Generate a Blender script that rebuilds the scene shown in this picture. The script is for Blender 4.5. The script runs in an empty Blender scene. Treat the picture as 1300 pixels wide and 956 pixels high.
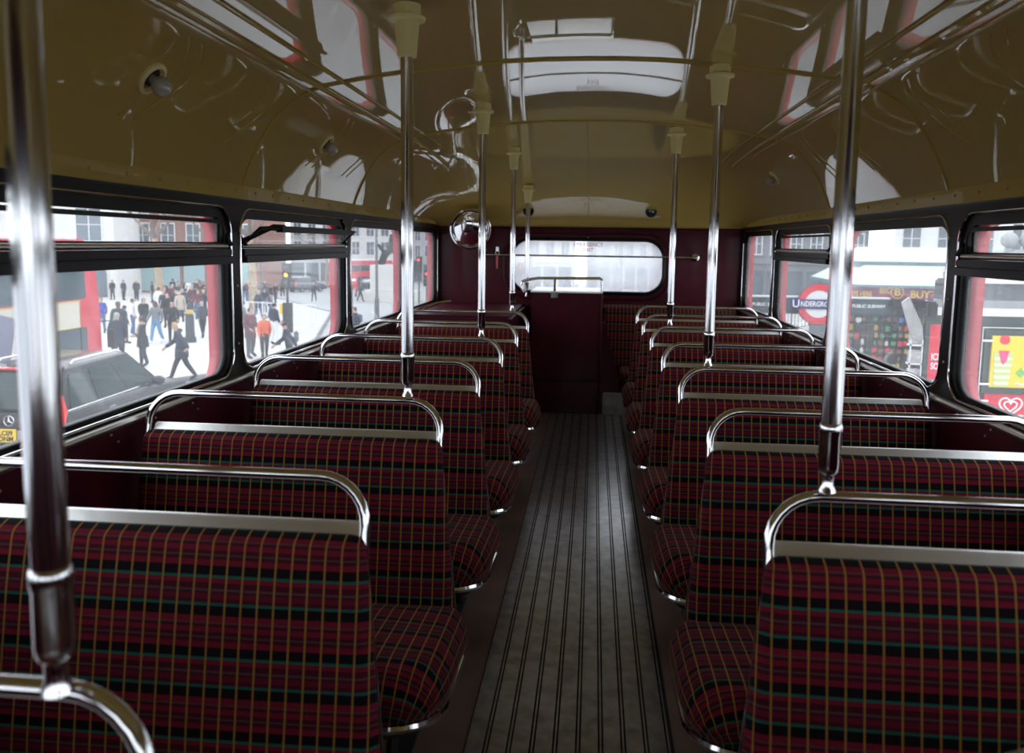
import bpy, bmesh, math, random
from mathutils import Vector, Matrix
random.seed(7)
PI = math.pi
SC = bpy.context.scene
COL = SC.collection
# ------------------------------------------------------------------ camera
cd = bpy.data.cameras.new('camera'); cam = bpy.data.objects.new('camera', cd); COL.objects.link(cam)
P_, Y_, R_ = -.1188, -.0983, .0133
fw = Vector((math.sin(Y_)*math.cos(P_), math.cos(Y_)*math.cos(P_), math.sin(P_)))
rt = fw.cross(Vector((0, 0, 1))).normalized(); up = rt.cross(fw)
rr_ = rt*math.cos(R_)+up*math.sin(R_); uu_ = -rt*math.sin(R_)+up*math.cos(R_)
m = Matrix((rr_, uu_, -fw)).transposed().to_4x4(); m.translation = Vector((.05, 0, 1.4056))
cam.matrix_world = m
cd.sensor_width = 36; cd.lens = 1035.5/1300*36; cd.shift_y = -45/1300; cd.clip_start = .05; cd.clip_end = 500
cd.dof.use_dof = True; cd.dof.focus_distance = 3.0; cd.dof.aperture_fstop = 4.5
SC.camera = cam
# ------------------------------------------------------------------ light
w = bpy.data.worlds.new('overcast_sky'); SC.world = w; w.use_nodes = True
bg = w.node_tree.nodes['Background']; bg.inputs[0].default_value = (.86, .93, 1, 1); bg.inputs[1].default_value = 2.3
SC.view_settings.view_transform = 'Standard'; SC.view_settings.look = 'None'
SC.view_settings.exposure = .08; SC.view_settings.gamma = 1; SC.view_settings.use_curve_mapping = False
SC.cycles.max_bounces = 12; SC.cycles.diffuse_bounces = 6; SC.cycles.glossy_bounces = 6
SC.cycles.transparent_max_bounces = 24; SC.cycles.use_denoising = True

# ------------------------------------------------------------------ materials
MATS = {}
def mat(name, col=(.5, .5, .5), rough=.5, metal=0, coat=0, noise=0, nscale=8, bump=0, spec=.5, coatr=.04, emit=0):
    if name in MATS: return MATS[name]
    m = bpy.data.materials.new(name); m.use_nodes = True; nt = m.node_tree; b = nt.nodes['Principled BSDF']
    b.inputs['Base Color'].default_value = (*col, 1); b.inputs['Roughness'].default_value = rough
    b.inputs['Metallic'].default_value = metal; b.inputs['Coat Weight'].default_value = coat
    b.inputs['Coat Roughness'].default_value = coatr; b.inputs['Specular IOR Level'].default_value = spec
    if emit:
        b.inputs['Emission Color'].default_value = (*col, 1); b.inputs['Emission Strength'].default_value = emit
    if noise or bump:
        tc = nt.nodes.new('ShaderNodeTexCoord'); n = nt.nodes.new('ShaderNodeTexNoise')
        n.inputs['Scale'].default_value = nscale; n.inputs['Detail'].default_value = 5
        nt.links.new(tc.outputs['Object'], n.inputs['Vector'])
        if noise:
            cr = nt.nodes.new('ShaderNodeValToRGB')
            cr.color_ramp.elements[0].position = .3; cr.color_ramp.elements[1].position = .7
            cr.color_ramp.elements[0].color = (*[c*(1-noise) for c in col], 1)
            cr.color_ramp.elements[1].color = (*[min(1, c*(1+noise)) for c in col], 1)
            nt.links.new(n.outputs['Fac'], cr.inputs['Fac']); nt.links.new(cr.outputs['Color'], b.inputs['Base Color'])
        if bump:
            bp = nt.nodes.new('ShaderNodeBump'); bp.inputs['Strength'].default_value = bump; bp.inputs['Distance'].default_value = .01
            nt.links.new(n.outputs['Fac'], bp.inputs['Height']); nt.links.new(bp.outputs['Normal'], b.inputs['Normal'])
            nt.links.new(bp.outputs['Normal'], b.inputs['Coat Normal'])
    MATS[name] = m; return m
def glass(name, haze=.1, tint=(1, 1, 1)):
    m = bpy.data.materials.new(name); m.use_nodes = True; nt = m.node_tree; nt.nodes.clear()
    N = nt.nodes.new; L = nt.links.new
    out = N('ShaderNodeOutputMaterial'); tr = N('ShaderNodeBsdfTransparent'); tr.inputs[0].default_value = (*tint, 1)
    gl = N('ShaderNodeBsdfGlossy'); gl.inputs['Roughness'].default_value = .02
    tl = N('ShaderNodeBsdfTranslucent'); tl.inputs[0].default_value = (.95, .97, 1, 1)
    lw = N('ShaderNodeLayerWeight'); lw.inputs[0].default_value = .5
    pw = N('ShaderNodeMath'); pw.operation = 'POWER'; pw.inputs[1].default_value = 5; L(lw.outputs['Facing'], pw.inputs[0])
    fr = N('ShaderNodeMath'); fr.operation = 'MULTIPLY_ADD'; fr.inputs[1].default_value = .5; fr.inputs[2].default_value = .02; L(pw.outputs[0], fr.inputs[0])
    a = N('ShaderNodeMixShader'); b = N('ShaderNodeMixShader')
    tc = N('ShaderNodeTexCoord'); no = N('ShaderNodeTexNoise'); no.inputs['Scale'].default_value = 2.5; no.inputs['Detail'].default_value = 4
    L(tc.outputs['Object'], no.inputs['Vector'])
    mr = N('ShaderNodeMapRange'); mr.inputs['From Min'].default_value = .3; mr.inputs['From Max'].default_value = .7
    mr.inputs['To Min'].default_value = haze*.6; mr.inputs['To Max'].default_value = haze*1.4
    L(no.outputs['Fac'], mr.inputs['Value']); L(mr.outputs['Result'], a.inputs[0])
    L(tr.outputs[0], a.inputs[1]); L(tl.outputs[0], a.inputs[2])
    L(fr.outputs[0], b.inputs[0]); L(a.outputs[0], b.inputs[1]); L(gl.outputs[0], b.inputs[2]); L(b.outputs[0], out.inputs[0])
    MATS[name] = m; return m
def tartan():
    m = bpy.data.materials.new('tartan_moquette'); m.use_nodes = True; nt = m.node_tree; b = nt.nodes['Principled BSDF']
    N = nt.nodes.new; L = nt.links.new
    b.inputs['Roughness'].default_value = .85; b.inputs['Specular IOR Level'].default_value = .12
    b.inputs['Sheen Weight'].default_value = .06; b.inputs['Sheen Roughness'].default_value = .4
    b.inputs['Sheen Tint'].default_value = (1, .75, .8, 1)
    tc = N('ShaderNodeTexCoord'); sx = N('ShaderNodeSeparateXYZ'); L(tc.outputs['UV'], sx.inputs[0])
    def math_(op, a, bb=None):
        n = N('ShaderNodeMath'); n.operation = op
        for i, v in enumerate((a, bb)):
            if v is None: continue
            if isinstance(v, (int, float)): n.inputs[i].default_value = v
            else: L(v, n.inputs[i])
        return n.outputs[0]
    vper = .136
    fv = math_('FRACT', math_('ADD', math_('DIVIDE', sx.outputs[1], vper), 50))
    cr = N('ShaderNodeValToRGB'); cr.color_ramp.interpolation = 'CONSTANT'; E = cr.color_ramp.elements
    red = (.18, .008, .024); mar = (.062, .005, .014); blk = (.005, .003, .005); grn = (.009, .11, .08); gry = (.085, .05, .052); dr = (.12, .007, .02)
    bands = [(0, blk), (.12, grn), (.155, mar), (.20, dr), (.27, mar), (.30, gry), (.325, mar), (.40, red), (.46, grn), (.495, blk), (.61, red), (.68, mar), (.73, gry), (.75, mar), (.80, red), (.86, mar), (.90, gry), (.92, red)]
    E[0].position = 0; E[0].color = (*bands[0][1], 1); E[1].position = bands[1][0]; E[1].color = (*bands[1][1], 1)
    for p, c in bands[2:]:
        e = E.new(p); e.color = (*c, 1)
    L(fv, cr.inputs['Fac'])
    fu = math_('FRACT', math_('ADD', math_('DIVIDE', sx.outputs[0], .0285), 50))
    gold = math_('LESS_THAN', fu, .115)
    fu2 = math_('FRACT', math_('ADD', math_('DIVIDE', sx.outputs[0], .00475), 50.5))
    rib = math_('MULTIPLY', math_('LESS_THAN', fu2, .4), .35)
    mx0 = N('ShaderNodeMixRGB'); mx0.inputs[2].default_value = (.012, .006, .01, 1); L(rib, mx0.inputs[0]); L(cr.outputs[0], mx0.inputs[1])
    mx = N('ShaderNodeMixRGB'); mx.inputs[2].default_value = (.34, .17, .03, 1); L(math_('MULTIPLY', gold, .85), mx.inputs[0]); L(mx0.outputs[0], mx.inputs[1])
    L(mx.outputs[0], b.inputs['Base Color'])
    n = N('ShaderNodeTexNoise'); n.inputs['Scale'].default_value = 900; L(tc.outputs['UV'], n.inputs['Vector'])
    bp = N('ShaderNodeBump'); bp.inputs['Strength'].default_value = .15; bp.inputs['Distance'].default_value = .002
    L(n.outputs['Fac'], bp.inputs['Height']); L(bp.outputs['Normal'], b.inputs['Normal'])
    return m
TART = tartan()
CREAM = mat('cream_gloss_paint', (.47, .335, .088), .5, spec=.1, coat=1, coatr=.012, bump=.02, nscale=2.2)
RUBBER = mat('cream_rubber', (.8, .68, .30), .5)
MAROON = mat('maroon_gloss_paint', (.062, .003, .012), .5, spec=.2, coat=.14, coatr=.08, noise=.25, nscale=6, bump=.02)
BLACK = mat('black_frame_paint', (.006, .006, .007), .4, spec=.25, coat=.06, coatr=.15)
CHROME = mat('polished_chrome', (.80, .80, .82), .11, 1, bump=.012, nscale=22)
ALLOY = mat('brushed_alloy', (.85, .84, .82), .36, 1, bump=.08, nscale=40)
REDP = mat('red_bus_paint', (.55, .015, .03), .3, coat=.5)
GLASS = glass('window_glass', .06); GLASSR = glass('dusty_rear_glass', .33)
WHITE = mat('white_paint', (.85, .85, .85), .4)
DGREY = mat('dark_grey_plastic', (.02, .02, .022), .5, spec=.25)
BULB = mat('frosted_bulb', (.42, .38, .33), .15, coat=1)

# ------------------------------------------------------------------ helpers
def tag(o, label=None, cat=None, group=None, kind=None):
    if label: o['label'] = label
    if cat: o['category'] = cat
    if group: o['group'] = group
    if kind: o['kind'] = kind
    return o
def empty(name, loc=(0, 0, 0), rz=0):
    o = bpy.data.objects.new(name, None); COL.objects.link(o); o.location = loc; o.rotation_euler = (0, 0, rz); o.empty_display_size = .1
    return o
def link(name, me, parent=None, mats=None):
    o = bpy.data.objects.new(name, me); COL.objects.link(o)
    if parent: o.parent = parent
    if mats:
        for m_ in (mats if isinstance(mats, (list, tuple)) else [mats]): me.materials.append(m_)
    return o
class MB:
    def __init__(s): s.v = []; s.f = []; s.uv = None; s.mi = []; s.cur = 0
    def add(s, v, f):
        n = len(s.v); s.v += [tuple(a) for a in v]; s.f += [tuple(i+n for i in a) for a in f]; s.mi += [s.cur]*len(f); return s
    def m(s, i): s.cur = i; return s
    def box(s, x0, x1, y0, y1, z0, z1):
        v = [(x, y, z) for x in (x0, x1) for y in (y0, y1) for z in (z0, z1)]
        return s.add(v, [(0, 1, 3, 2), (4, 6, 7, 5), (0, 4, 5, 1), (2, 3, 7, 6), (0, 2, 6, 4), (1, 5, 7, 3)])
    def hexa(s, v):   # 8 points: bottom 4 ccw, top 4 ccw
        return s.add(v, [(3, 2, 1, 0), (4, 5, 6, 7), (0, 1, 5, 4), (1, 2, 6, 5), (2, 3, 7, 6), (3, 0, 4, 7)])
    def tube(s, pts, r, n=10, closed=False, caps=True, radii=None):
        pts = [Vector(p) for p in pts]; N = len(pts); rings = []; prev = None
        for i, p in enumerate(pts):
            a = pts[(i-1) % N] if (i > 0 or closed) else p; b = pts[(i+1) % N] if (i < N-1 or closed) else p
            t = (b-a).normalized()
            if prev is None:
                u = t.cross(Vector((0, 0, 1)))
                if u.length < .1: u = t.cross(Vector((0, 1, 0)))
            else: u = prev-t*prev.dot(t)
            u.normalize(); prev = u; vv = t.cross(u)
            R = radii[i] if radii else r
            rings.append([p+(u*math.cos(2*PI*k/n)+vv*math.sin(2*PI*k/n))*R for k in range(n)])
        v = [q for rg in rings for q in rg]; f = []
        for i in range(N if closed else N-1):
            j = (i+1) % N
            for k in range(n): f.append((i*n+k, i*n+(k+1) % n, j*n+(k+1) % n, j*n+k))
        if caps and not closed: f.append(tuple(range(n-1, -1, -1))); f.append(tuple((N-1)*n+k for k in range(n)))
        return s.add(v, f)
    def lathe(s, prof, c=(0, 0, 0), axis=(0, 0, 1), n=20):
        ax = Vector(axis).normalized(); u = ax.orthogonal().normalized(); vv = ax.cross(u); c = Vector(c)
        v = [c+ax*h+(u*math.cos(2*PI*k/n)+vv*math.sin(2*PI*k/n))*max(r, 1e-5) for r, h in prof for k in range(n)]
        f = [(i*n+k, i*n+(k+1) % n, (i+1)*n+(k+1) % n, (i+1)*n+k) for i in range(len(prof)-1) for k in range(n)]
        return s.add(v, f)
    def ball(s, c, r, n=12, sz=1):
        return s.lathe([(r*math.sin(PI*i/8), -r*sz*math.cos(PI*i/8)) for i in range(9)], c, (0, 0, 1), n)
    def prism(s, pts, fn, d0, d1):
        n = len(pts); v = [fn(a, b, d0) for a, b in pts]+[fn(a, b, d1) for a, b in pts]
        return s.add(v, [tuple(range(n-1, -1, -1)), tuple(range(n, 2*n))]+[(i, (i+1) % n, n+(i+1) % n, n+i) for i in range(n)])
    def grid(s, nx, ny, fn):
        v = [fn(i, j) for j in range(ny) for i in range(nx)]
        return s.add(v, [(j*nx+i, j*nx+i+1, (j+1)*nx+i+1, (j+1)*nx+i) for j in range(ny-1) for i in range(nx-1)])
    def mesh(s, name, mats=None, smooth=True, bevel=0, ang=40):
        me = bpy.data.meshes.new(name); me.from_pydata(s.v, [], s.f)
        bm = bmesh.new(); bm.from_mesh(me)
        bmesh.ops.recalc_face_normals(bm, faces=bm.faces[:])
        for i, f_ in enumerate(bm.faces): f_.material_index = s.mi[i]
        if bevel:
            bmesh.ops.remove_doubles(bm, verts=bm.verts[:], dist=1e-5)
            ed = [e for e in bm.edges if len(e.link_faces) == 2 and e.calc_face_angle(0) > .5]
            bmesh.ops.bevel(bm, geom=ed, offset=bevel, segments=2, affect='EDGES', clamp_overlap=True)
        bm.to_mesh(me); bm.free()
        for m_ in (mats if isinstance(mats, (list, tuple)) else [mats] if mats else []): me.materials.append(m_)
        if smooth: me.shade_smooth(); me.set_sharp_from_angle(angle=math.radians(ang))
        return me
    def build(s, name, mats=None, parent=None, **k): return link(name, s.mesh(name, mats, **k), parent)
def rr(x0, y0, x1, y1, r, n=6):
    out = []
    for cx, cy, a0 in ((x1-r, y1-r, 0), (x0+r, y1-r, 90), (x0+r, y0+r, 180), (x1-r, y0+r, 270)):
        for k in range(n+1):
            a = math.radians(a0+90*k/n); out.append((cx+r*math.cos(a), cy+r*math.sin(a)))
    return out
def circ(cx, cy, r, n=32, ry=None): return [(cx+r*math.cos(2*PI*k/n), cy+(ry or r)*math.sin(2*PI*k/n)) for k in range(n)]
def plate(name, outer, holes, d0, d1, fn, mats, parent=None, smooth=False):
    cu = bpy.data.curves.new(name, 'CURVE'); cu.dimensions = '2D'; cu.fill_mode = 'BOTH'; cu.extrude = .5
    for pl in [outer]+list(holes):
        sp = cu.splines.new('POLY'); sp.points.add(len(pl)-1); sp.use_cyclic_u = True
        for p, q in zip(sp.points, pl): p.co = (q[0], q[1], 0, 1)
    tmp = bpy.data.objects.new('tmp', cu); COL.objects.link(tmp); bpy.context.view_layer.update()
    me = bpy.data.meshes.new_from_object(tmp.evaluated_get(bpy.context.evaluated_depsgraph_get()))
    bpy.data.objects.remove(tmp); bpy.data.curves.remove(cu)
    for v in me.vertices: v.co = fn(v.co.x, v.co.y, d0+(v.co.z+.5)*(d1-d0))
    bm = bmesh.new(); bm.from_mesh(me); bmesh.ops.remove_doubles(bm, verts=bm.verts[:], dist=1e-6)
    bmesh.ops.recalc_face_normals(bm, faces=bm.faces[:]); bm.to_mesh(me); bm.free(); me.materials.clear(); me.name = name
    if smooth: me.shade_smooth(); me.set_sharp_from_angle(angle=math.radians(40))
    return link(name, me, parent, mats)
def text(name, body, size, depth, fn, m_, parent=None, sx=1, bold=0, align='CENTER', line=1):
    cu = bpy.data.curves.new(name, 'FONT'); cu.body = body; cu.size = size; cu.extrude = .5; cu.align_x = align; cu.align_y = 'CENTER'; cu.offset = bold; cu.space_line = line
    cu.resolution_u = 3
    tmp = bpy.data.objects.new('tmp', cu); COL.objects.link(tmp); bpy.context.view_layer.update()
    me = bpy.data.meshes.new_from_object(tmp.evaluated_get(bpy.context.evaluated_depsgraph_get()))
    bpy.data.objects.remove(tmp); bpy.data.curves.remove(cu)
    for v in me.vertices: v.co = fn(v.co.x*sx, v.co.y, (v.co.z+.5)*depth)
    bm = bmesh.new(); bm.from_mesh(me); bmesh.ops.recalc_face_normals(bm, faces=bm.faces[:]); bm.to_mesh(me); bm.free()
    me.materials.clear(); me.name = name
    return link(name, me, parent, m_)
def copy_tree(o, parent=None):
    c = o.copy(); COL.objects.link(c); c.parent = parent
    for ch in o.children: copy_tree(ch, c)
    return c
def g(y): return -2.15-.026*y        # the street falls gently away behind the bus

# ------------------------------------------------------------------ bus saloon: floor
FZ = .2; Y0 = -1.25; Y1 = 6.40
LINO = mat('brown_lino', (.15, .098, .08), .36, noise=.3, nscale=5, bump=.05, coat=.5, coatr=.25)
TREAD = mat('worn_grey_tread', (.24, .24, .25), .30, .5, noise=.3, nscale=22, bump=.05, coat=1, coatr=.2)
GROOVE = mat('dirty_groove', (.01, .009, .008), .8)
b = MB(); b.box(-1.2, 1.2, Y0-.05, Y1+.04, .12, FZ)
floor = tag(b.build('floor', LINO, smooth=False), kind='structure')
b = MB(); b.box(-.232, .272, Y0, 5.76, FZ-.01, FZ+.0015); b.build('tread_bed', GROOVE, floor, smooth=False)
b = MB(); x = -.228
while x < .262:
    xe = min(x+.0415, .270); b.box(x, xe, Y0, 5.755, FZ, FZ+.006); x = xe+.0045
    if x < .26: b.box(x, x+.0045, Y0, 5.755, FZ, FZ+.0055); x += .0045+.0045
b.build('tread_slats', TREAD, floor, smooth=False)

# ------------------------------------------------------------------ bus saloon: walls and windows
PY = [-1.17, .12, 1.41, 2.70, 3.99, 5.27, 6.36]
ZB, ZT = .95, 1.512
SCREW = mat('steel_screw', (.5, .48, .45), .3, 1)
nwin = [0]
def side(s):
    nm = 'left' if s < 0 else 'right'
    F = lambda a, b_, c: (s*c, a, b_)
    H = [(PY[i]+.034, PY[i+1]-.042) for i in range(6)]
    root = empty('wall_'+nm); tag(root, kind='structure')
    plate('lower_lining', [(Y0, FZ), (Y1+.04, FZ), (Y1+.04, .925), (Y0, .925)], [], 1.172, 1.2, F, MAROON, root)
    plate('window_surround', [(Y0, .92), (Y1+.04, .92), (Y1+.04, 1.57), (Y0, 1.57)], [rr(a, ZB, e, ZT, .085) for a, e in H], 1.168, 1.2, F, BLACK, root)
    plate('outer_panel', [(Y0-.06, .0), (Y1+.08, .0), (Y1+.08, 1.60), (Y0-.06, 1.60)], [rr(a-.008, ZB-.016, e-.026, ZT-.03, .08) for a, e in H], 1.203, 1.243, F, REDP, root)
    b = MB(); b.tube([F(Y0, .927, 1.164), F(Y1-.02, .927, 1.164)], .011, 8); b.build('sill_strip', ALLOY, root)
    b = MB(); y = 0
    while y < 6.3:
        b.ball(F(y, .905, 1.170), .004, 8); b.ball(F(y+.03, .88, 1.170), .004, 8); y += .215
    for yy in PY[1:6]: b.ball(F(yy, 1.25, 1.168), .005, 8); b.ball(F(yy, 1.05, 1.168), .005, 8)
    b.build('screws', SCREW, root)
    for i, (a, e) in enumerate(H):
        nwin[0] += 1
        wn = empty('window_%d' % nwin[0]); tag(wn, kind='structure')
        plate('window_frame', rr(a-.001, ZB-.001, e+.001, ZT+.001, .086), [rr(a+.012, ZB+.012, e-.026, ZT-.032, .074)], 1.176, 1.203, F, BLACK, wn)
        b = MB(); b.tube([F(p[0], p[1], 1.168) for p in rr(a-.002, ZB-.002, e+.002, ZT+.002, .087, 8)], .0042, 8, closed=True); b.build('chrome_bead', CHROME, wn)
        hop = (s < 0 and i in (0, 1, 2, 3)) or (s > 0 and i in (0, 1, 2, 4))
        opened = s < 0 and i == 3
        if not hop:
            plate('glass_pane', rr(a+.006, ZB+.006, e-.02, ZT-.025, .07), [], 1.192, 1.195, F, GLASS, wn)
        else:
            plate('glass_pane', rr(a+.006, ZB+.006, e-.02, 1.33, .05), [], 1.192, 1.195, F, GLASS, wn)
            b = MB(); b.box(*sorted((s*1.150, s*1.2)), a+.01, e-.01, 1.327, 1.352); b.box(*sorted((s*1.158, s*1.2)), a+.01, e-.01, 1.354, 1.376)
            b.box(*sorted((s*1.165, s*1.2)), a+.01, e-.01, 1.35, 1.356)
            b.build('transom', BLACK, wn, bevel=.003)
            b = MB(); b.tube([F(a+.012, 1.385, 1.170), F(e-.03, 1.385, 1.170)], .0085, 10); b.build('drip_rail', ALLOY, wn)
            # hopper sash
            top = 1.456 if opened else 1.472; xi = 1.108 if opened else 1.183
            yL, yR = (a+.05, e-.03)
            def T(u, v, c):   # sash plane, v 0..1 bottom to top, c outward
                X = 1.186+(xi-1.186)*v
                return (s*(X+c), u, 1.388+(top-1.388)*v)
            fr = .016 if opened else .03
            plate('hopper_frame', rr(yL, 0, yR, 1.0, .05 if opened else .03), [rr(yL+fr, .12 if not opened else .06, yR-fr, .78 if opened else .86, .04)], -.006, .008, T, BLACK, wn)
            plate('hopper_glass', rr(yL+.01, .03, yR-.01, .95, .03), [], .002, .004, T, GLASS, wn)
            if opened:
                b = MB(); b.box(s*xi-.014, s*xi+.010, yL+.16, yR-.10, top-.020, top+.004)
                b.tube([(s*1.178, yL-.02, 1.40), (s*xi, yL+.10, top), (s*xi, yL+.2, top)], .009, 8); b.build('hopper_rail', BLACK, wn)
            else:
                plate('head_filler', [(a+.005, 1.478), (e-.005, 1.478), (e-.005, 1.505), (a+.005, 1.505)], [], 1.178, 1.2, F, BLACK, wn)
            for yy, dr_ in ((a+.018, 1), (e-.018, -1)):
                b = MB(); b.prism([(1.186, 1.378), (1.150, 1.388), (1.186, 1.44)], lambda p, q, d, yy=yy: (s*p, yy+d, q), -.005, .005)
                b.build('hopper_stay', BLACK, wn)
    return root
side(-1); side(1)
# rear wall
FR = lambda a, b_, c: (a, c, b_)
rw = tag(empty('wall_rear'), kind='structure')
RX0, RX1, RZ0, RZ1 = -.600, .590, 1.032, 1.447
plate('lining', [(-1.2, FZ), (1.2, FZ), (1.2, 1.60), (-1.2, 1.60)], [rr(RX0, RZ0, RX1, RZ1, .15, 10)], Y1, Y1+.04, FR, MAROON, rw)
plate('outer_panel', [(-1.24, 0), (1.24, 0), (1.24, 1.64), (-1.24, 1.64)], [rr(RX0+.01, RZ0+.01, RX1-.01, RZ1-.01, .15, 10)], Y1+.041, Y1+.08, FR, REDP, rw)
nwin[0] += 1
wr = tag(empty('window_%d' % nwin[0]), kind='structure')
b = MB(); b.tube([(p[0], Y1-.002, p[1]) for p in rr(RX0-.05, RZ0-.045, RX1+.05, RZ1+.04, .19, 10)], .010, 8, closed=True); b.build('door_moulding', MAROON, wr)
b = MB(); b.tube([(p[0], Y1-.001, p[1]) for p in rr(RX0, RZ0, RX1, RZ1, .15, 10)], .016, 8, closed=True); b.build('window_frame', BLACK, wr)
plate('glass_pane', rr(RX0-.004, RZ0-.004, RX1+.004, RZ1+.004, .15, 10), [], Y1+.018, Y1+.021, FR, GLASSR, wr)
REDTXT = mat('red_lettering', (.62, .03, .05), .5)
text('emergency_lettering', 'EMERGENCY\nEXIT', .043, .001, lambda x, y, z: (x+.005, Y1+.0165-z, y+1.385), REDTXT, wr, sx=.92, line=.95)
b = MB(); b.lathe([(.0, .01), (.012, .008), (.014, 0)], (0, Y1-.004, 1.452), (0, -1, 0), 10); b.build('catch', CHROME, wr)
# front wall behind the camera
fwl = tag(empty('wall_front'), kind='structure')
plate('lining', [(-1.2, FZ), (1.2, FZ), (1.2, 2.05), (-1.2, 2.05)], [rr(-1.08, .95, -.06, 1.52, .1), rr(.06, .95, 1.08, 1.52, .1)], Y0-.04, Y0, FR, MAROON, fwl)
plate('outer_panel', [(-1.24, 0), (1.24, 0), (1.24, 2.06), (-1.24, 2.06)], [rr(-1.07, .96, -.07, 1.51, .1), rr(.07, .96, 1.07, 1.51, .1)], Y0-.08, Y0-.041, FR, REDP, fwl)
for x0 in (-1.08, .06):
    nwin[0] += 1; wf = tag(empty('window_%d' % nwin[0]), kind='structure')
    plate('glass_pane', rr(x0-.004, .946, x0+1.024, 1.524, .1), [], Y0-.02, Y0-.017, FR, GLASS, wf)
    b = MB(); b.tube([(p[0], Y0+.001, p[1]) for p in rr(x0, .95, x0+1.02, 1.52, .1)], .012, 8, closed=True); b.build('window_frame', BLACK, wf)

# ------------------------------------------------------------------ ceiling
PR = [(0, 2.0), (.12, 1.999), (.25, 1.994), (.4, 1.982), (.52, 1.971), (.64, 1.956), (.74, 1.941), (.80, 1.931), (.84, 1.924), (.885, 1.912), (.93, 1.895), (.975, 1.868), (1.015, 1.835), (1.05, 1.793), (1.082, 1.745), (1.112, 1.69), (1.136, 1.635), (1.152, 1.59), (1.164, 1.552)]
PROF = [(-x, z) for x, z in PR[::-1]][:-1]+PR
def gdome(Y):
    if Y < 4.03: return 1
    t = min(1, (Y-4.03)/(Y1+.0-4.03)); return max(0, 1-t**2.6)**.62
def surf(x, z, Y): return (x, Y, 1.53+(z-1.53)*gdome(Y) if z > 1.53 else z)
YS = [Y0, 0, 1.4, 2.72, 4.03]+[4.03+(Y1-4.03)*(1-(1-k/26)**1.7) for k in range(1, 27)]
b = MB(); b.grid(len(PROF), len(YS), lambda i, j: surf(*PROF[i], YS[j]))
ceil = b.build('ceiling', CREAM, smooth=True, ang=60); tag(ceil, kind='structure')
me = ceil.data
# make the shell point down, then thicken upwards
bm = bmesh.new(); bm.from_mesh(me)
if sum(f.normal.z for f in bm.faces) > 0: bmesh.ops.reverse_faces(bm, faces=bm.faces[:])
bm.to_mesh(me); bm.free()
sm = ceil.modifiers.new('thickness', 'SOLIDIFY'); sm.thickness = .05; sm.offset = -1
me.shade_smooth()
def zprof(x):
    x = abs(x)
    for (a, za), (c, zc) in zip(PR, PR[1:]):
        if a <= x <= c: return za+(zc-za)*(x-a)/(c-a)
    return 1.55
for Y in (.12, 1.41, 2.72, 4.03):
    b = MB(); b.tube([(x, Y, z-.001) for x, z in PROF], .007, 8)
    for k in range(2, len(PROF)-2, 2): b.ball((PROF[k][0], Y+.012, PROF[k][1]-.002), .004, 6)
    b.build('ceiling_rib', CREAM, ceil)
for s in (-1, 1):
    for x, r, ye in ((.792, .006, 5.0), (.868, .011, 5.1), (.905, .005, 5.1)):
        b = MB(); b.tube([surf(s*x, zprof(x)-.002, Y0+(ye-Y0)*k/40) for k in range(41)], r, 8); b.build('cove_moulding', CREAM, ceil)
    b = MB(); b.box(*sorted((s*1.148, s*1.172)), Y0, Y1-.25, 1.545, 1.592)
    y = .1
    while y < 6.1: b.ball((s*1.147, y, 1.57), .005, 6); y += .16
    b.build('cove_valance', CREAM, ceil, bevel=.002)
    # embossed curved swages on the cove panels
    for yc in (.75, 1.95, 2.45, 3.25, 3.72):
        for dy in (0, .07):
            pts = []
            for k in range(21):
                t = k/20; x = .935+.17*t; pts.append((s*x, yc+dy+.13*math.sin(t*2.6)-.10*t*t, zprof(x)+.0025))
            b = MB(); b.tube(pts, .0042, 6); b.build('cove_swage', CREAM, ceil)
b = MB(); b.tube([(0, 4.05+(6.36-4.05)*k/30, surf(0, 2.0, 4.05+(6.36-4.05)*k/30)[2]+.001) for k in range(31)], .004, 6); b.build('dome_seam', CREAM, ceil)
b = MB(); b.tube([(-1.16, Y1-.01, 1.528), (1.16, Y1-.01, 1.528)], .009, 8); b.build('rear_moulding', MAROON, rw)

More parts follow.
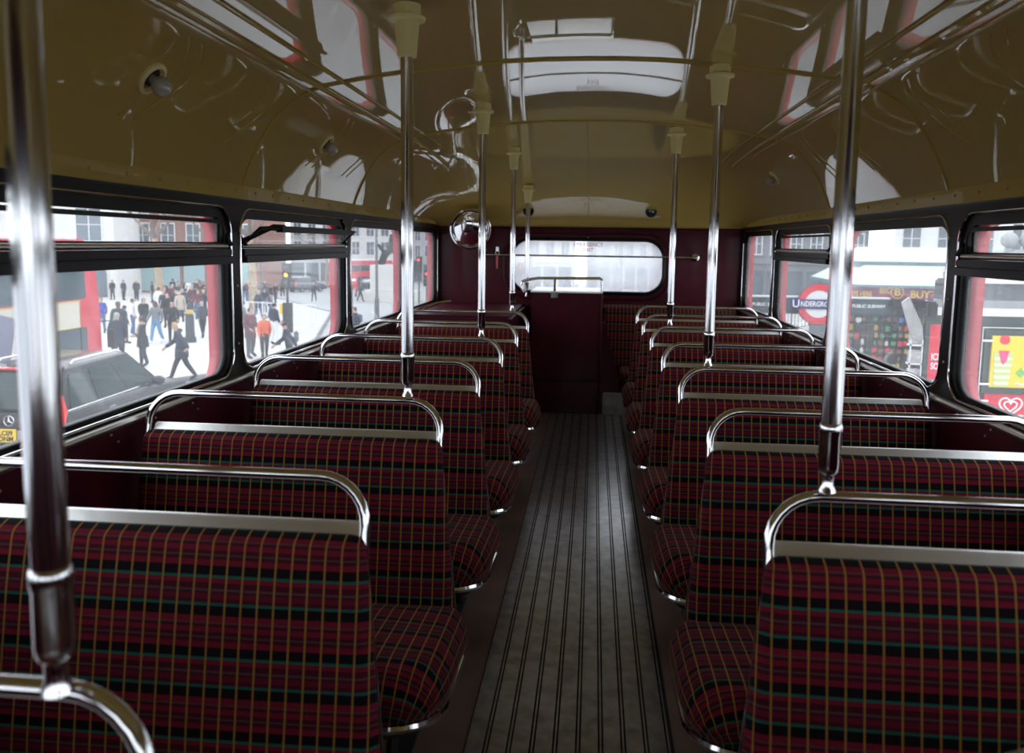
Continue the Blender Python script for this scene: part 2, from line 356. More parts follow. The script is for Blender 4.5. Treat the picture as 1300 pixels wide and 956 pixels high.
# ------------------------------------------------------------------ seats
def puff(name, out, h, r, crown, uvo=(0, 0), m_=TART, rings_top=4, bulge=.006):
    n = len(out); P = [Vector((*p, 0)) for p in out]
    nor = []
    for i in range(n):
        t1 = (P[i]-P[i-1]); t2 = (P[(i+1) % n]-P[i])
        a = Vector((t1.y, -t1.x, 0)).normalized()+Vector((t2.y, -t2.x, 0)).normalized(); nor.append(a.normalized())
    c = sum(P, Vector())/n; rings = []; arcs = []
    rings.append([(p-q*.012, -h) for p, q in zip(P, nor)]); arcs.append(r*PI/2+h-r)
    rings.append([(p+q*bulge, -h*.62) for p, q in zip(P, nor)]); arcs.append(r*PI/2+max(h*.62-r, 0))
    rings.append([(p+q*bulge*.6, -min(r, h*.6)) for p, q in zip(P, nor)]); arcs.append(r*PI/2)
    for k in range(1, 6):
        a = PI/2*k/5; rings.append([(p-q*r*(1-math.cos(a)), -r+r*math.sin(a)) for p, q in zip(P, nor)]); arcs.append(r*(PI/2-a))
    v = []; uv = []
    for rg, s_ in zip(rings, arcs):
        for (p, z), q0, q in zip(rg, P, nor):
            v.append((p.x, p.y, z)); e = q0-q*r; uv.append((e.x+q.x*s_+uvo[0], e.y+q.y*s_+uvo[1]))
    last = rings[-1]
    for k in range(1, rings_top+1):
        f_ = 1-k/(rings_top+1)
        for (p, z) in last:
            x = c.x+(p.x-c.x)*f_; y = c.y+(p.y-c.y)*f_; v.append((x, y, crown*(1-f_**2.5))); uv.append((x+uvo[0], y+uvo[1]))
    R = len(rings)+rings_top; f = [(i*n+k, i*n+(k+1) % n, (i+1)*n+(k+1) % n, (i+1)*n+k) for i in range(R-1) for k in range(n)]
    f.append(tuple((R-1)*n+k for k in range(n))); f.append(tuple(range(n-1, -1, -1)))
    return v, f, uv, m_
def uvmesh(name, data, fn, flip=False):
    v, f, uv, m_ = data
    me = bpy.data.meshes.new(name); fs = [tuple(reversed(a)) for a in f] if flip else f
    me.from_pydata([fn(*p) for p in v], [], fs); ul = me.uv_layers.new(name='uv')
    for lp in me.loops: ul.data[lp.index].uv = uv[lp.vertex_index]
    me.materials.append(m_); me.shade_smooth(); me.set_sharp_from_angle(angle=math.radians(70))
    return me
SW = .795
def rpoly(pts, rad, n=5):
    out = []; N = len(pts)
    for i in range(N):
        p = Vector(pts[i]); a = (Vector(pts[i-1])-p); c = (Vector(pts[(i+1) % N])-p)
        r = rad[i]; ang = a.angle(c); d = min(r/math.tan(ang/2), a.length*.48, c.length*.48)
        p1 = p+a.normalized()*d; p2 = p+c.normalized()*d
        for k in range(n+1):
            t = k/n; q = (1-t)**2*p1+2*t*(1-t)*p+t*t*p2; out.append((q.x, q.y))
    return out
def make_seat(s):
    """origin: floor under the aisle-side top corner of the back; s=+1 aisle is towards +x (left row)"""
    root = empty('passenger_bench'); X = lambda x: s*x
    bl = .475; tilt = math.atan2(.085, bl)
    ZT_ = .9-FZ
    def B(x, v, d):   # v: distance down from the top, d: forward (towards the bus front)
        return (X(x), -v*math.sin(tilt)-d*math.cos(tilt), ZT_-v*math.cos(tilt)+d*math.sin(tilt))
    out = rpoly([(-SW, -.0), (-SW-.012, -bl), (.055, -bl), (0, 0)], [.03, .02, .02, .028])
    out.reverse() if False else None
    me = uvmesh('backrest', puff('b', out, .05, .024, .008), lambda x, y, z: B(x, -y, z+.012), flip=(s < 0))
    link('backrest', me, root)
    b = MB(); b.prism(rpoly([(-SW+.005, .004), (-SW, -bl-.03), (.045, -bl-.03), (-.006, .004)], [.02]*4), lambda x, y, d: B(x, -y, d), -.055, -.036)
    b.build('back_panel', MAROON, root, bevel=.004)
    # metal capping between the upright tubes
    b = MB(); b.hexa([B(-SW+.012, .014, -.022), B(-.012, .014, -.022), B(-.012, .010, -.046), B(-SW+.012, .010, -.046),
                      B(-SW+.012, -.022, -.045), B(-.012, -.022, -.045), B(-.012, -.024, -.056), B(-SW+.012, -.024, -.056)])
    b.build('capping_strip', ALLOY, root, bevel=.002)
    # grab rail
    zt = -.103; rc = .084; pts = []
    pts.append(B(.053, bl-.02, -.022)); pts.append(B(.002, .06, -.024)); pts.append(B(-.001, .02, -.028)); pts.append(B(.0, -.01, -.03))
    for k in range(8): a = PI/2*k/7; pts.append(B(-rc+rc*math.cos(a), -(-zt-rc)-rc*math.sin(a), -.03))
    for k in range(8): a = PI/2*k/7; pts.append(B(-SW+rc-rc*math.sin(a), -(-zt-rc)-rc*math.cos(a), -.03))
    pts.append(B(-SW, -.02, -.03)); pts.append(B(-SW-.01, bl*.6, -.03))
    b = MB(); b.tube(pts, .0098, 12); b.build('grab_rail', CHROME, root)
    # cushion
    ro = [(-SW-.02, -.05), (-SW-.02, -.45), (.084, -.45), (.084, -.05)]
    ro = rpoly(ro, [.03, .04, .14, .05], 7)
    zc = lambda x, y, z: (X(x), y, z+.285-y*.06+.012)
    link('seat_cushion', uvmesh('seat_cushion', puff('c', ro, .135, .045, .012, bulge=.012), zc, flip=(s < 0)), root)
    b = MB(); tr = [(X(p[0]*1.0), p[1], .152-p[1]*.06+.012) for p in rpoly([(-SW-.015, -.06), (-SW-.015, -.445), (.079, -.445), (.079, -.06)], [.03, .04, .14, .05], 7)]
    b.tube(tr, .011, 8, closed=True); b.build('chrome_trim', CHROME, root)
    b = MB(); pr = rpoly([(-SW, -.07), (-SW, -.41), (.045, -.41), (.045, -.07)], [.03, .04, .13, .05], 5)
    b.prism(pr, lambda x, y, d: (X(x), y, d), .143, .17); b.build('seat_pan', DGREY, root)
    for x in (-.04, -SW+.12):
        b = MB(); b.tube([(X(x), -.12, .004), (X(x), -.12, .13)], .017, 10); b.tube([(X(x), -.36, .004), (X(x), -.30, .13)], .014, 8)
        b.box(*sorted((X(x-.022), X(x+.022))), -.39, -.08, 0, .008)
        b.build('leg', DGREY, root)
    return root
GL = 'tartan double seats in the left row'; GR = 'tartan double seats in the right row'
LL = ['tartan double seat at the near left, cut by the photo edge, pole on its rail',
      'big tartan double seat in left foreground with its whole padded back facing us',
      'left tartan double seat carrying the chrome pole left of centre, second full back',
      'third full tartan double seat back from the front in the left row, no pole',
      'left tartan double seat whose rail carries the pole just left of the round mirror',
      'fifth full tartan double seat in left row, between pole seats',
      'rearmost left tartan double seat beside the stair well, thin pole on its rail']
LR = ['right tartan double seat directly beside the camera, nearest of all on that side',
      'large right foreground tartan double seat carrying the thick right pole on its rail',
      'second tartan double seat of the right row, wide back under window with red advert',
      'right tartan double seat whose rail carries the middle right pole, third in its row',
      'fourth tartan double seat of right row, no pole, level with the kiosk window',
      'right tartan double seat whose rail carries the farthest right pole, fifth in its row',
      'sixth tartan double seat of the right row, under the round red ring sign',
      'seventh tartan double seat of right row, last one before the rear bench']
sl = make_seat(1); sr = make_seat(-1)
for i in range(7):
    o = sl if i == 0 else copy_tree(sl); o.location = (-.335, .61+.7*i, FZ); tag(o, LL[i], 'bench', GL)
for i in range(8):
    o = sr if i == 0 else copy_tree(sr); o.location = (.350, .61+.7*i, FZ); tag(o, LR[i], 'bench', GR)
# rear bench
rb = tag(empty('bench_seat', (0, 6.30, FZ)), 'tartan bench seat against the rear wall right of the stair box', 'bench')
out = rpoly([(1.13, .745), (.125, .745), (.125, .28), (1.13, .28)], [.03]*4)
link('backrest', uvmesh('backrest', puff('b', out, .06, .03, .006), lambda x, y, z: (x, -z-.02-(.745-y)*.16, y)), rb)
ro = rpoly([(.245, -.05), (.245, -.47), (1.13, -.47), (1.13, -.05)], [.04, .12, .04, .04], 6); ro.reverse()
ro = ro[::-1]
link('seat_cushion', uvmesh('seat_cushion', puff('c', ro, .13, .045, .01), lambda x, y, z: (x, y, z+.29)), rb)
b = MB(); b.prism([(.122, .0), (.122, .66), (.135, .66), (.25, .26), (.25, .0)], lambda x, y, d: (x, d, y), -.49, -.47); b.build('end_panel', MAROON, rb)
b = MB(); b.box(.13, 1.165, -.455, -.435, .0, .17); b.build('plinth', MAROON, rb)
KICK = mat('pale_kick_plate', (.5, .54, .56), .45, 0, noise=.3, nscale=14)
b = MB(); b.prism(rr(.135, -.0, .52, .155, .012), lambda x, y, d: (x, d, y), -.50, -.492); b.build('kick_plate', KICK, rb)

# ------------------------------------------------------------------ poles
def pole(x, y, label, zb=1.012, lean=0):
    r = .0158; zc = zprof(x) if y < 4.03 else surf(x, zprof(x), y)[2]
    root = empty('grab_pole', (x, y, zb)); tag(root, label, 'pole', 'chrome grab poles')
    b = MB(); b.tube([(0, 0, .035), (0, 0, zc-zb-.01)], r, 20); b.build('tube', CHROME, root)
    b = MB(); b.lathe([(0, .0), (.014, .0), (.0125, .005), (.0098, .012), (.0098, .028), (.016, .034), (.0172, .045), (.0172, .095), (.0182, .097), (.0182, .108), (.017, .112), (.0158, .114)], n=20); b.build('foot_socket', CHROME, root)
    h = zc-zb
    b = MB(); b.lathe([(.0158, h-.125), (.0235, h-.123), (.0305, h-.042), (.045, h-.037), (.046, h-.03), (.034, h-.026), (.034, h)], n=24); b.build('ceiling_sleeve', RUBBER, root)
pole(-.408, .63, 'thick blurred chrome pole at the far left edge, closest to us')
pole(-.419, 2.035, 'chrome pole left of centre rising to the ceiling in front of left windows')
pole(-.421, 3.435, 'chrome pole passing in front of the round mirror')
pole(-.429, 4.835, 'thin chrome pole on the last left seat rail, at left end of rear window')
pole(.437, 1.335, 'thick chrome pole on the right, crossing the ring sign window')
pole(.436, 2.735, 'middle chrome pole of the right row, between rear window and right windows')
pole(.437, 4.135, 'farthest chrome pole of the right row, over right end of rear window')
pole(-.425, 5.86, 'thin chrome pole standing on the left corner of the stair box', zb=1.03)

# ------------------------------------------------------------------ stair box and casing
sb = tag(empty('stair_box', (0, 5.76, FZ)), 'tall maroon panelled stair box at the end of the aisle with chrome rail on top', 'stair box')
b = MB(); b.box(-.385, .118, .012, .55, 0, .868); b.build('casing', MAROON, sb, bevel=.008)
b = MB(); b.prism(rr(-.385, .245, .095, .868, .02), lambda x, y, d: (x, d, y), 0, .014); b.build('front_panel', MAROON, sb, bevel=.003)
b = MB(); b.prism(rr(-.385, .005, .095, .235, .01), lambda x, y, d: (x, d, y), -.004, .014); b.build('kick_panel', MAROON, sb, bevel=.003)
b = MB(); b.tube([(.108, .005, 0), (.108, .005, .86)], .012, 10); b.build('corner_trim', MAROON, sb)
b = MB(); b.box(-.39, .12, -.006, .555, .866, .876); b.build('top_trim', ALLOY, sb, bevel=.002)
b = MB(); pts = [(-.375, .04, .87)]
for k in range(8): a = PI/2*k/7; pts.append((-.375-.06+.0+.0, .04, .93)) if False else None
pts = [(-.44, .06, .86), (-.465, .06, .90), (-.455, .06, .94), (-.40, .06, .955), (-.34, .05, .965), (.095, .05, .97), (.108, .05, .962), (.11, .05, .94), (.11, .05, .875)]
b.tube(pts, .0105, 10); b.build('hand_rail', CHROME, sb)
b = MB(); b.tube([(-.22, .05, .965), (-.22, .02, .90), (-.22, 0, .84)], .009, 8); b.box(-.245, -.195, -.008, .0, .83, .87); b.build('bracket', CHROME, sb)
sc_ = tag(empty('stair_casing', (0, 5.2, FZ)), 'glossy maroon casing over the stairs in the rear left corner', 'stair casing')
b = MB(); b.box(-1.165, -.47, 0, 1.19, .0, .74); b.build('casing', MAROON, sc_, bevel=.02)
b = MB(); b.tube([(-1.13, .05, .745), (-1.0, .25, .80), (-.92, .3, .81)], .009, 8); b.tube([(-1.12, .3, .745), (-.98, .35, .80)], .007, 8); b.build('hand_rail', CHROME, sc_)

# ------------------------------------------------------------------ rear rail, handle, mirror, speakers, lamps
rl = tag(empty('rear_guard_rail', (0, 6.36, 1.318)), 'thin horizontal chrome rail across the rear window', 'rail')
b = MB(); b.tube([(-.80, -.05, .0), (.79, -.05, .0)], .0075, 10); b.build('bar', CHROME, rl)
for x in (-.80, .79):
    b = MB(); b.tube([(x, -.05, 0), (x+(.04 if x > 0 else -.03), -.045, 0)], .014, 12); b.lathe([(0, -.06), (.014, -.058), (.016, -.01), (.03, 0), (.03, .038)], (x+(.03 if x > 0 else -.02), 0, 0), (0, 1, 0), 14); b.build('end_bracket', CHROME, rl)
em = tag(empty('emergency_lever', (-.70, 6.345, 1.31)), 'red emergency door lever hanging left of the rear window', 'lever')
b = MB(); b.prism([(-.009, .02), (.009, .02), (.006, -.10), (-.006, -.10)], lambda x, y, d: (x, d, y), -.012, .0); b.build('lever', REDP, em, bevel=.002)
b = MB(); b.lathe([(0, 0), (.016, 0), (.018, .012), (.018, .03), (.012, .05)], (0, 0, .02), (0, 1, 0), 14); b.box(-.012, .012, 0, .052, .0, .07); b.build('pivot', CHROME, em)
mr = tag(empty('round_mirror', (-.885, 6.17, 1.512)), 'round convex mirror in a chrome rim at the rear left corner', 'mirror')
ax = Vector((.18, -1, -.22)).normalized()
b = MB(); b.lathe([(.150, -.028), (.158, -.02), (.162, 0), (.156, .016), (.143, .022), (.132, .018), (.128, .008)], (0, 0, 0), ax, 48); b.build('rim', CHROME, mr)
b = MB(); b.lathe([(.146, .0215), (.143, .0235), (.139, .0225)], (0, 0, 0), ax, 48); b.build('rim_lip', DGREY, mr)
MIRR = mat('mirror_silver', (.9, .9, .9), .01, 1)
b = MB(); b.lathe([(.131, .006), (.12, .014), (.09, .026), (.06, .034), (.03, .039), (.0, .041)], (0, 0, 0), ax, 48); b.build('convex_glass', MIRR, mr)
b = MB(); b.lathe([(0, -.03), (.15, -.028)], (0, 0, 0), ax, 48); b.tube([Vector((0, 0, 0))-ax*.03, Vector((-.03, .10, .06))], .02, 10); b.build('backing', RUBBER, mr)
for x, lab in ((-.455, 'small round black speaker on the rear dome left of the centre seam'), (.468, 'small round black speaker on the rear dome right of the centre seam')):
    sp = tag(empty('ceiling_speaker', (x, 6.26, 1.655)), lab, 'speaker', 'round dome speakers'); a_ = (0, -1, -.12)
    b = MB(); b.lathe([(.040, -.06), (.042, .004), (.036, .014), (.028, .01)], (0, 0, 0), a_, 24); b.build('housing', DGREY, sp)
    b = MB(); b.lathe([(.029, .008), (.02, .018), (.0, .02)], (0, 0, 0), a_, 24); b.build('lens', mat('black_lens', (.02, .02, .03), .1, coat=1), sp)
for s in (-1, 1):
    for i, Y in enumerate((.70, 1.97, 3.29, 4.66) if s < 0 else (.55, 3.45, 4.75)):
        x = 1.045; z = surf(s*x, zprof(x), Y)[2]; nn = Vector((-s*.78, 0, -.62)).normalized()
        where = (['above the nearest', 'above the long', 'above the second full', 'above the third full'] if s < 0 else ['above the nearest', 'above the plain wide', 'above the rear hopper'])[i]+(' left' if s < 0 else ' right')+' window'
        lp = tag(empty('ceiling_lamp', (s*x, Y, z)), 'unlit bulb in a cream collar on the cove, '+where, 'lamp', 'unlit cove lamps')
        b = MB(); b.lathe([(.046, -.004), (.044, .007), (.034, .011), (.030, .004), (.028, -.004)], (0, 0, 0), nn, 24); b.build('collar', RUBBER, lp)
        b = MB(); b.lathe([(.028, -.002), (.027, .001), (0, .001)], (0, 0, 0), nn, 24); b.build('holder', DGREY, lp)
        b = MB(); b.lathe([(.011, 0), (.013, .010), (.022, .022), (.0245, .034), (.021, .047), (.012, .055), (0, .058)], (0, 0, 0), nn, 20); b.build('bulb', BULB, lp)

# ================================================================== THE STREET
ROAD = mat('pale_asphalt', (.42, .43, .45), .8, noise=.1, nscale=.6)
PAVE = mat('paving_stone', (.55, .54, .53), .8, noise=.1, nscale=1.2)
b = MB(); b.prism([(-160, -60), (160, -60), (160, 260), (-160, 260)], lambda x, y, d: (x, y, g(y)+d), -.3, 0)
gr = b.build('road', ROAD, smooth=False); tag(gr, kind='structure')
def slab(name, pts, h, m_, kind='structure'):
    b = MB(); b.prism(pts, lambda x, y, d: (x, y, g(y)+d), 0, h); return tag(b.build(name, m_, smooth=False), kind=kind)
slab('pavement', [(2.2, -40), (40, -40), (60, 60), (10.5, 75), (4.2, 22)], .10, PAVE)
slab('pavement', [(-12.9, 19.8), (-10.6, 25.5), (-12.2, 35), (-18, 55), (-30, 75), (-70, 85), (-70, 30), (-16.2, 19.8)], .10, PAVE)
KERB = mat('kerb_granite', (.2, .2, .21), .8)
b = MB(); kp = [(-16.2, 19.8), (-12.9, 19.8), (-10.6, 25.5), (-12.2, 35), (-18, 55), (-30, 75)]
b.tube([(x, y, g(y)+.07) for x, y in kp], .09, 6); tag(b.build('kerb', KERB), kind='structure')
LINE = mat('road_marking', (.8, .8, .8), .7)
for i, (x, y, l, a) in enumerate([(-8.5, 36, 3.0, .2), (-9.5, 42, 3.0, .2), (-10.5, 49, 3.0, .2), (-5, 30, 3, 0), (-5, 38, 3, 0), (-5, 46, 3, 0)]):
    b = MB(); c, s_ = math.cos(a), math.sin(a)
    b.prism([(x-.06, y), (x+.06, y), (x+.06-s_*l, y+c*l), (x-.06-s_*l, y+c*l)], lambda p, q, d: (p, q, g(q)+d), .0, .006)
    tag(b.build('road_line', LINE, smooth=False), kind='structure')

STONE = mat('pale_portland_stone', (.66, .65, .63), .8, noise=.08, nscale=.5)
STONE2 = mat('grey_stone', (.48, .49, .5), .8, noise=.12, nscale=.4)
BRICK = mat('red_brown_brick', (.30, .15, .12), .85, noise=.2, nscale=2)
WGL = mat('dark_window_glass', (.12, .15, .18), .08, spec=.8)
SHOP = mat('shop_window_glass', (.35, .50, .52), .12, spec=.8)
FRAME = mat('window_frame_white', (.7, .7, .7), .5)
def building(label, x, y, wid, dep, h, rz, wall, floors=4, cols=6, shop=None, arch=False, ww=.5, z0=None):
    root = tag(empty('building', (x, y, (z0 if z0 is not None else g(y)-.3)), rz), label, 'building')
    b = MB(); b.box(-wid/2, wid/2, 0, dep, 0, h); b.build('wall', wall, root, smooth=False)
    b = MB(); b.box(-wid/2-.35, wid/2+.35, -.55, .0, h-1.1, h-.5); b.box(-wid/2-.2, wid/2+.2, -.35, 0, h-1.5, h-1.1); b.box(-wid/2-.1, wid/2+.1, -.2, 0, h-.5, h)
    gh = 4.3; b.box(-wid/2-.15, wid/2+.15, -.3, 0, gh, gh+.45); b.build('cornice', wall, root, smooth=False)
    fh = (h-1.8-gh-.5)/max(1, floors); cw = wid/cols
    wm = None
    for fl in range(floors):
        for c in range(cols):
            cx = -wid/2+(c+.5)*cw; cz = gh+.6+fl*fh+fh*.45
            if wm is None:
                a, d_ = cw*ww/2, fh*.34
                b = MB(); b.box(-a-.12, a+.12, -.14, .02, -d_-.12, -d_); b.box(-a-.1, a+.1, -.14, .02, d_, d_+.14); b.box(-a-.1, -a, -.1, .02, -d_, d_); b.box(a, a+.1, -.1, .02, -d_, d_); b.box(-.04, .04, -.05, .02, -d_, d_); b.box(-a, a, -.05, .02, -.03, .03)
                wm = b.mesh('window', FRAME, smooth=False); b = MB(); b.box(-a, a, -.02, .03, -d_, d_); pm = b.mesh('pane', WGL, smooth=False)
                o = link('window', wm, root); p = link('pane', pm, o); w0 = (o, p)
            else:
                o = w0[0].copy(); COL.objects.link(o); o.parent = root; p = w0[1].copy(); COL.objects.link(p); p.parent = o
            o.location = (cx, 0, cz)
    for c in range(cols):
        cx = -wid/2+(c+.5)*cw
        if arch:
            pts = [(cx+cw*.32, .2), (cx+cw*.32, 2.4)]+[(cx+cw*.32*math.cos(PI*k/10), 2.4+cw*.32*math.sin(PI*k/10)) for k in range(11)]+[(cx-cw*.32, .2)]
            b = MB(); b.prism(pts, lambda p, q, d: (p, d, q), -.03, .02); b.build('archway', WGL, root, smooth=False)
            b = MB(); b.lathe([(.55, 0), (.55, .3), (.42, .4), (.38, 3.6), (.5, 3.7), (.6, 4.0), (.6, 4.3)], (cx+cw/2, -.55, 0), (0, 0, 1), 14); b.build('column', wall, root)
        else:
            b = MB(); b.box(cx-cw*.42, cx+cw*.42, -.06, .02, .5, 3.7); b.build('shop_window', shop or WGL, root, smooth=False)
    return root
building('pale stone arcaded building with round columns behind the red double-decker', -52, 66, 20, 12, 19, .35, STONE, 3, 5, arch=True)
building('brown brick building with wide pale shop windows behind the crowd', -44, 84, 16, 12, 17, .12, BRICK, 3, 6, SHOP)
building('grey stone terrace with regular windows far beyond the pavement trees', -68, 122, 34, 12, 22, .1, STONE2, 5, 12)
building('tall pale stone block beyond the far bus across the junction', -44, 140, 18, 12, 26, .05, STONE, 6, 7)
building('long grey stone block with rows of windows seen left of the far lamp post', -26, 150, 15, 12, 24, 0, STONE2, 6, 8)
building('pale grey office block behind the left half of the rear window', -9.5, 118, 13, 12, 27, 0, STONE, 7, 6)
building('grey corner building behind the right half of the rear window', 6.5, 126, 15, 12, 25, 0, STONE2, 6, 8)
building('white stone office building at the right edge of the rear window', 22, 120, 13, 12, 24, -.1, STONE, 6, 6)
building('dark grey building beyond the black railings, seen in the last right window', 18.5, 74, 10, 12, 17, -.2, mat('sooty_stone', (.22, .23, .25), .85, noise=.2, nscale=.6), 4, 6)
building('white stone building behind the souvenir kiosk roof', 31, 66, 15, 12, 20, -.4, mat('white_render', (.74, .75, .77), .8), 4, 6)
building('long white building with dark windows behind the domed kiosk roof', 38, 40, 22, 12, 16, -.8, STONE, 3, 7, ww=.35)

# trees
BARK = mat('plane_tree_bark', (.38, .30, .21), .9, noise=.3, nscale=6)
TWIG = mat('bare_twigs', (.20, .16, .14), .9)
def tree(label, x, y, h, r, seed):
    rnd = random.Random(seed); root = tag(empty('bare_tree', (x, y, g(y)+.05)), label, 'tree', 'bare street trees')
    b = MB(); t = Vector((rnd.uniform(-.3, .3), 0, h*.45)); b.tube([(0, 0, 0), (0, 0, h*.2), t], r, 8, radii=[r*1.15, r, r*.75]); b.build('trunk', BARK, root)
    b = MB()
    def br(p, d, L, rad, k):
        q = p+d*L; mid = p+d*L*.5+Vector((rnd.uniform(-.1, .1), rnd.uniform(-.1, .1), .05))*L*.4
        b.tube([p, mid, q], rad, 5, radii=[rad, rad*.8, rad*.5])
        if k:
            for _ in range(3 if k > 1 else 4):
                dd = (d+Vector((rnd.uniform(-.8, .8), rnd.uniform(-.8, .8), rnd.uniform(-.2, .6)))).normalized(); br(q, dd, L*rnd.uniform(.6, .8), rad*.55, k-1)
    for i in range(4): br(t, Vector((math.cos(i*1.7), math.sin(i*1.7), 1.1)).normalized(), h*.2, r*.55, 4)
    b.build('branches', TWIG, root)
tree('bare pale-barked tree standing in the crowd in front of the shop windows', -30.5, 55, 11, .27, 1)
tree('bare tree with two thin stems behind the crowd near the brick building', -33, 68, 11, .25, 2)
tree('bare grey-barked tree beside the white pavement railing', -21.9, 51, 11, .28, 3)
tree('bare tree far off in front of the grey terrace', -36, 108, 9, .22, 5)
tree('bare tree in front of the dark building behind the black railings', 15.2, 52, 11, .2, 6)

# ------------------------------------------------------------------ people
SKIN = [mat('skin_light', (.55, .33, .25), .6), mat('skin_dark', (.14, .07, .045), .6)]
HAIR = {'brown': mat('brown_hair', (.05, .03, .02), .7), 'black': mat('black_hair', (.012, .01, .01), .6), 'grey': mat('grey_hair', (.35, .34, .33), .7), 'blond': mat('blond_hair', (.50, .35, .17), .7)}
CL = {'navy': (.018, .025, .05), 'black': (.015, .015, .018), 'grey': (.16, .18, .20), 'dgrey': (.05, .055, .065), 'white': (.7, .7, .72), 'blue': (.12, .25, .42), 'jeans': (.08, .13, .24), 'orange': (.68, .12, .05), 'maroon': (.12, .025, .04), 'beige': (.45, .38, .31), 'red': (.6, .03, .05), 'royal': (.04, .07, .35), 'teal': (.05, .35, .42), 'brown': (.10, .06, .04)}
def cloth(n): return mat('cloth_'+n, CL[n], .85)
POSE = {}
def pose(key, stride, swing, lean=0, bend=0, wide=0):
    if key in POSE: return POSE[key]
    V = []; R = []; Ed = []; seg = []
    def add(p, r, parent=None, tg=None):
        V.append(Vector(p)); R.append(r); i = len(V)-1
        if parent is not None: Ed.append((parent, i)); seg.append((parent, i, tg))
        return i
    L_ = lambda z: -lean*(z-.95)     # faces -y
    pel = add((0, 0, .96), .145); wst = add((0, L_(1.12), 1.12), .13, pel, 'top'); ch = add((0, L_(1.33), 1.33), .165, wst, 'top'); nk0 = add((0, L_(1.45), 1.45), .085, ch, 'top')
    nk = add((0, L_(1.52)-.01, 1.52), .055, nk0, 'skin'); h1 = add((0, L_(1.6)-.02, 1.60), .083, nk, 'skin'); h2 = add((0, L_(1.69)-.015, 1.685), .088, h1, 'skin'); add((0, L_(1.74), 1.735), .055, h2, 'skin')
    add((0, L_(1.63)-.115, 1.632), .014, h1, 'skin')
    for s in (-1, 1):
        sg = s
        sh = add((s*.17, L_(1.42), 1.42), .07, ch, 'top')
        sw = swing*s
        el = add((s*(.235+wide*.1), L_(1.16)+sw*.16, 1.16), .05, sh, 'top')
        wr_ = add((s*(.24+wide*.15-bend*.1), L_(.95)+sw*.34-.06-bend*.22, .93+bend*.22), .034, el, 'top')
        hp = Vector(V[wr_]); dn = Vector((0, -.3-bend, -1+bend)).normalized()
        pm = add(hp+dn*.075, .032, wr_, 'skin')
        for k in range(4): add(hp+dn*(.165-.012*abs(k-1.3))+Vector((0, -.036+.024*k, 0)), .009, pm, 'skin')
        add(hp+dn*.10+Vector((-s*.02, -.055, 0)), .010, pm, 'skin')
        st = stride*s*-1
        hip = add((s*.095, 0, .88), .10, pel, 'leg')
        kn = add((s*(.105+wide*.12), -st*.20-.02, .50+abs(st)*.02), .066, hip, 'leg')
        an = add((s*(.11+wide*.22), -st*.42+(.06 if st < 0 else 0), .085+(.06 if st < 0 else 0)), .045, kn, 'leg')
        add((s*(.12+wide*.22), -st*.42-.17+(.06 if st < 0 else 0), .035), .036, an, 'shoe')
    me = bpy.data.meshes.new('person'); me.from_pydata(V, Ed, []); o = bpy.data.objects.new('tmp', me); COL.objects.link(o)
    md = o.modifiers.new('s', 'SKIN'); md.use_smooth_shade = True; o.modifiers.new('u', 'SUBSURF').levels = 1
    for i, r in enumerate(R): me.skin_vertices[0].data[i].radius = (r, r*.82 if r > .1 else r)
    me.skin_vertices[0].data[0].use_root = True
    bpy.context.view_layer.update()
    full = bpy.data.meshes.new_from_object(o.evaluated_get(bpy.context.evaluated_depsgraph_get())); bpy.data.objects.remove(o)
    def cls(c):
        best = None
        for a, b_, t in seg:
            A, B_ = V[a], V[b_]; ab = B_-A; k = max(0, min(1, (c-A).dot(ab)/ab.length_squared)); d = (c-(A+ab*k)).length-(R[a]*(1-k)+R[b_]*k)*.9
            if best is None or d < best[0]: best = (d, t)
        return best[1]
    tags = [cls(p.center) for p in full.polygons]
    def sub(name, want, off, extra=None, test=None):
        vs = {}; vl = []; fl = []
        for p, t in zip(full.polygons, tags):
            if t in want and (test is None or test(p.center)):
                f = []
                for i in p.vertices:
                    if i not in vs: vs[i] = len(vl); vl.append(full.vertices[i].co+full.vertices[i].normal*off)
                    f.append(vs[i])
                fl.append(f)
        b = MB(); b.add(vl, fl)
        if extra: extra(b)
        me = bpy.data.meshes.new(name); me.from_pydata(b.v, [], b.f); me.shade_smooth(); return me
    def skirt(b):
        b.lathe([(.17, 1.0-.95+.0), (.19, -.12), (.20, -.28), (.18, -.28)], (0, L_(.95), .98), (0, 0, 1), 16)
    POSE[key] = dict(body=full, jacket=sub('jacket', ('top',), .016), coat=sub('coat', ('top',), .018, skirt), trousers=sub('trousers', ('leg',), .014), shoes=sub('shoes', ('shoe',), .016),
                     hair=sub('hair', ('skin',), .018, None, lambda c: c.z > 1.60 and (c.y > L_(1.66)-.045 or c.z > 1.715) or (c.z > 1.56 and c.y > L_(1.6)+.03)))
    for me in POSE[key].values(): me.materials.clear(); me.materials.append(SKIN[0])
    return POSE[key]
POSES = {'walk': ('walk', .9, .8, .06, .1), 'stroll': ('stroll', .5, .5, .03, .15), 'stand': ('stand', .08, .05, 0, .1), 'hold': ('hold', .12, 0, .02, .75), 'wide': ('wide', .3, .3, 0, .5, .6), 'lean': ('lean', .75, .9, .22, .3)}
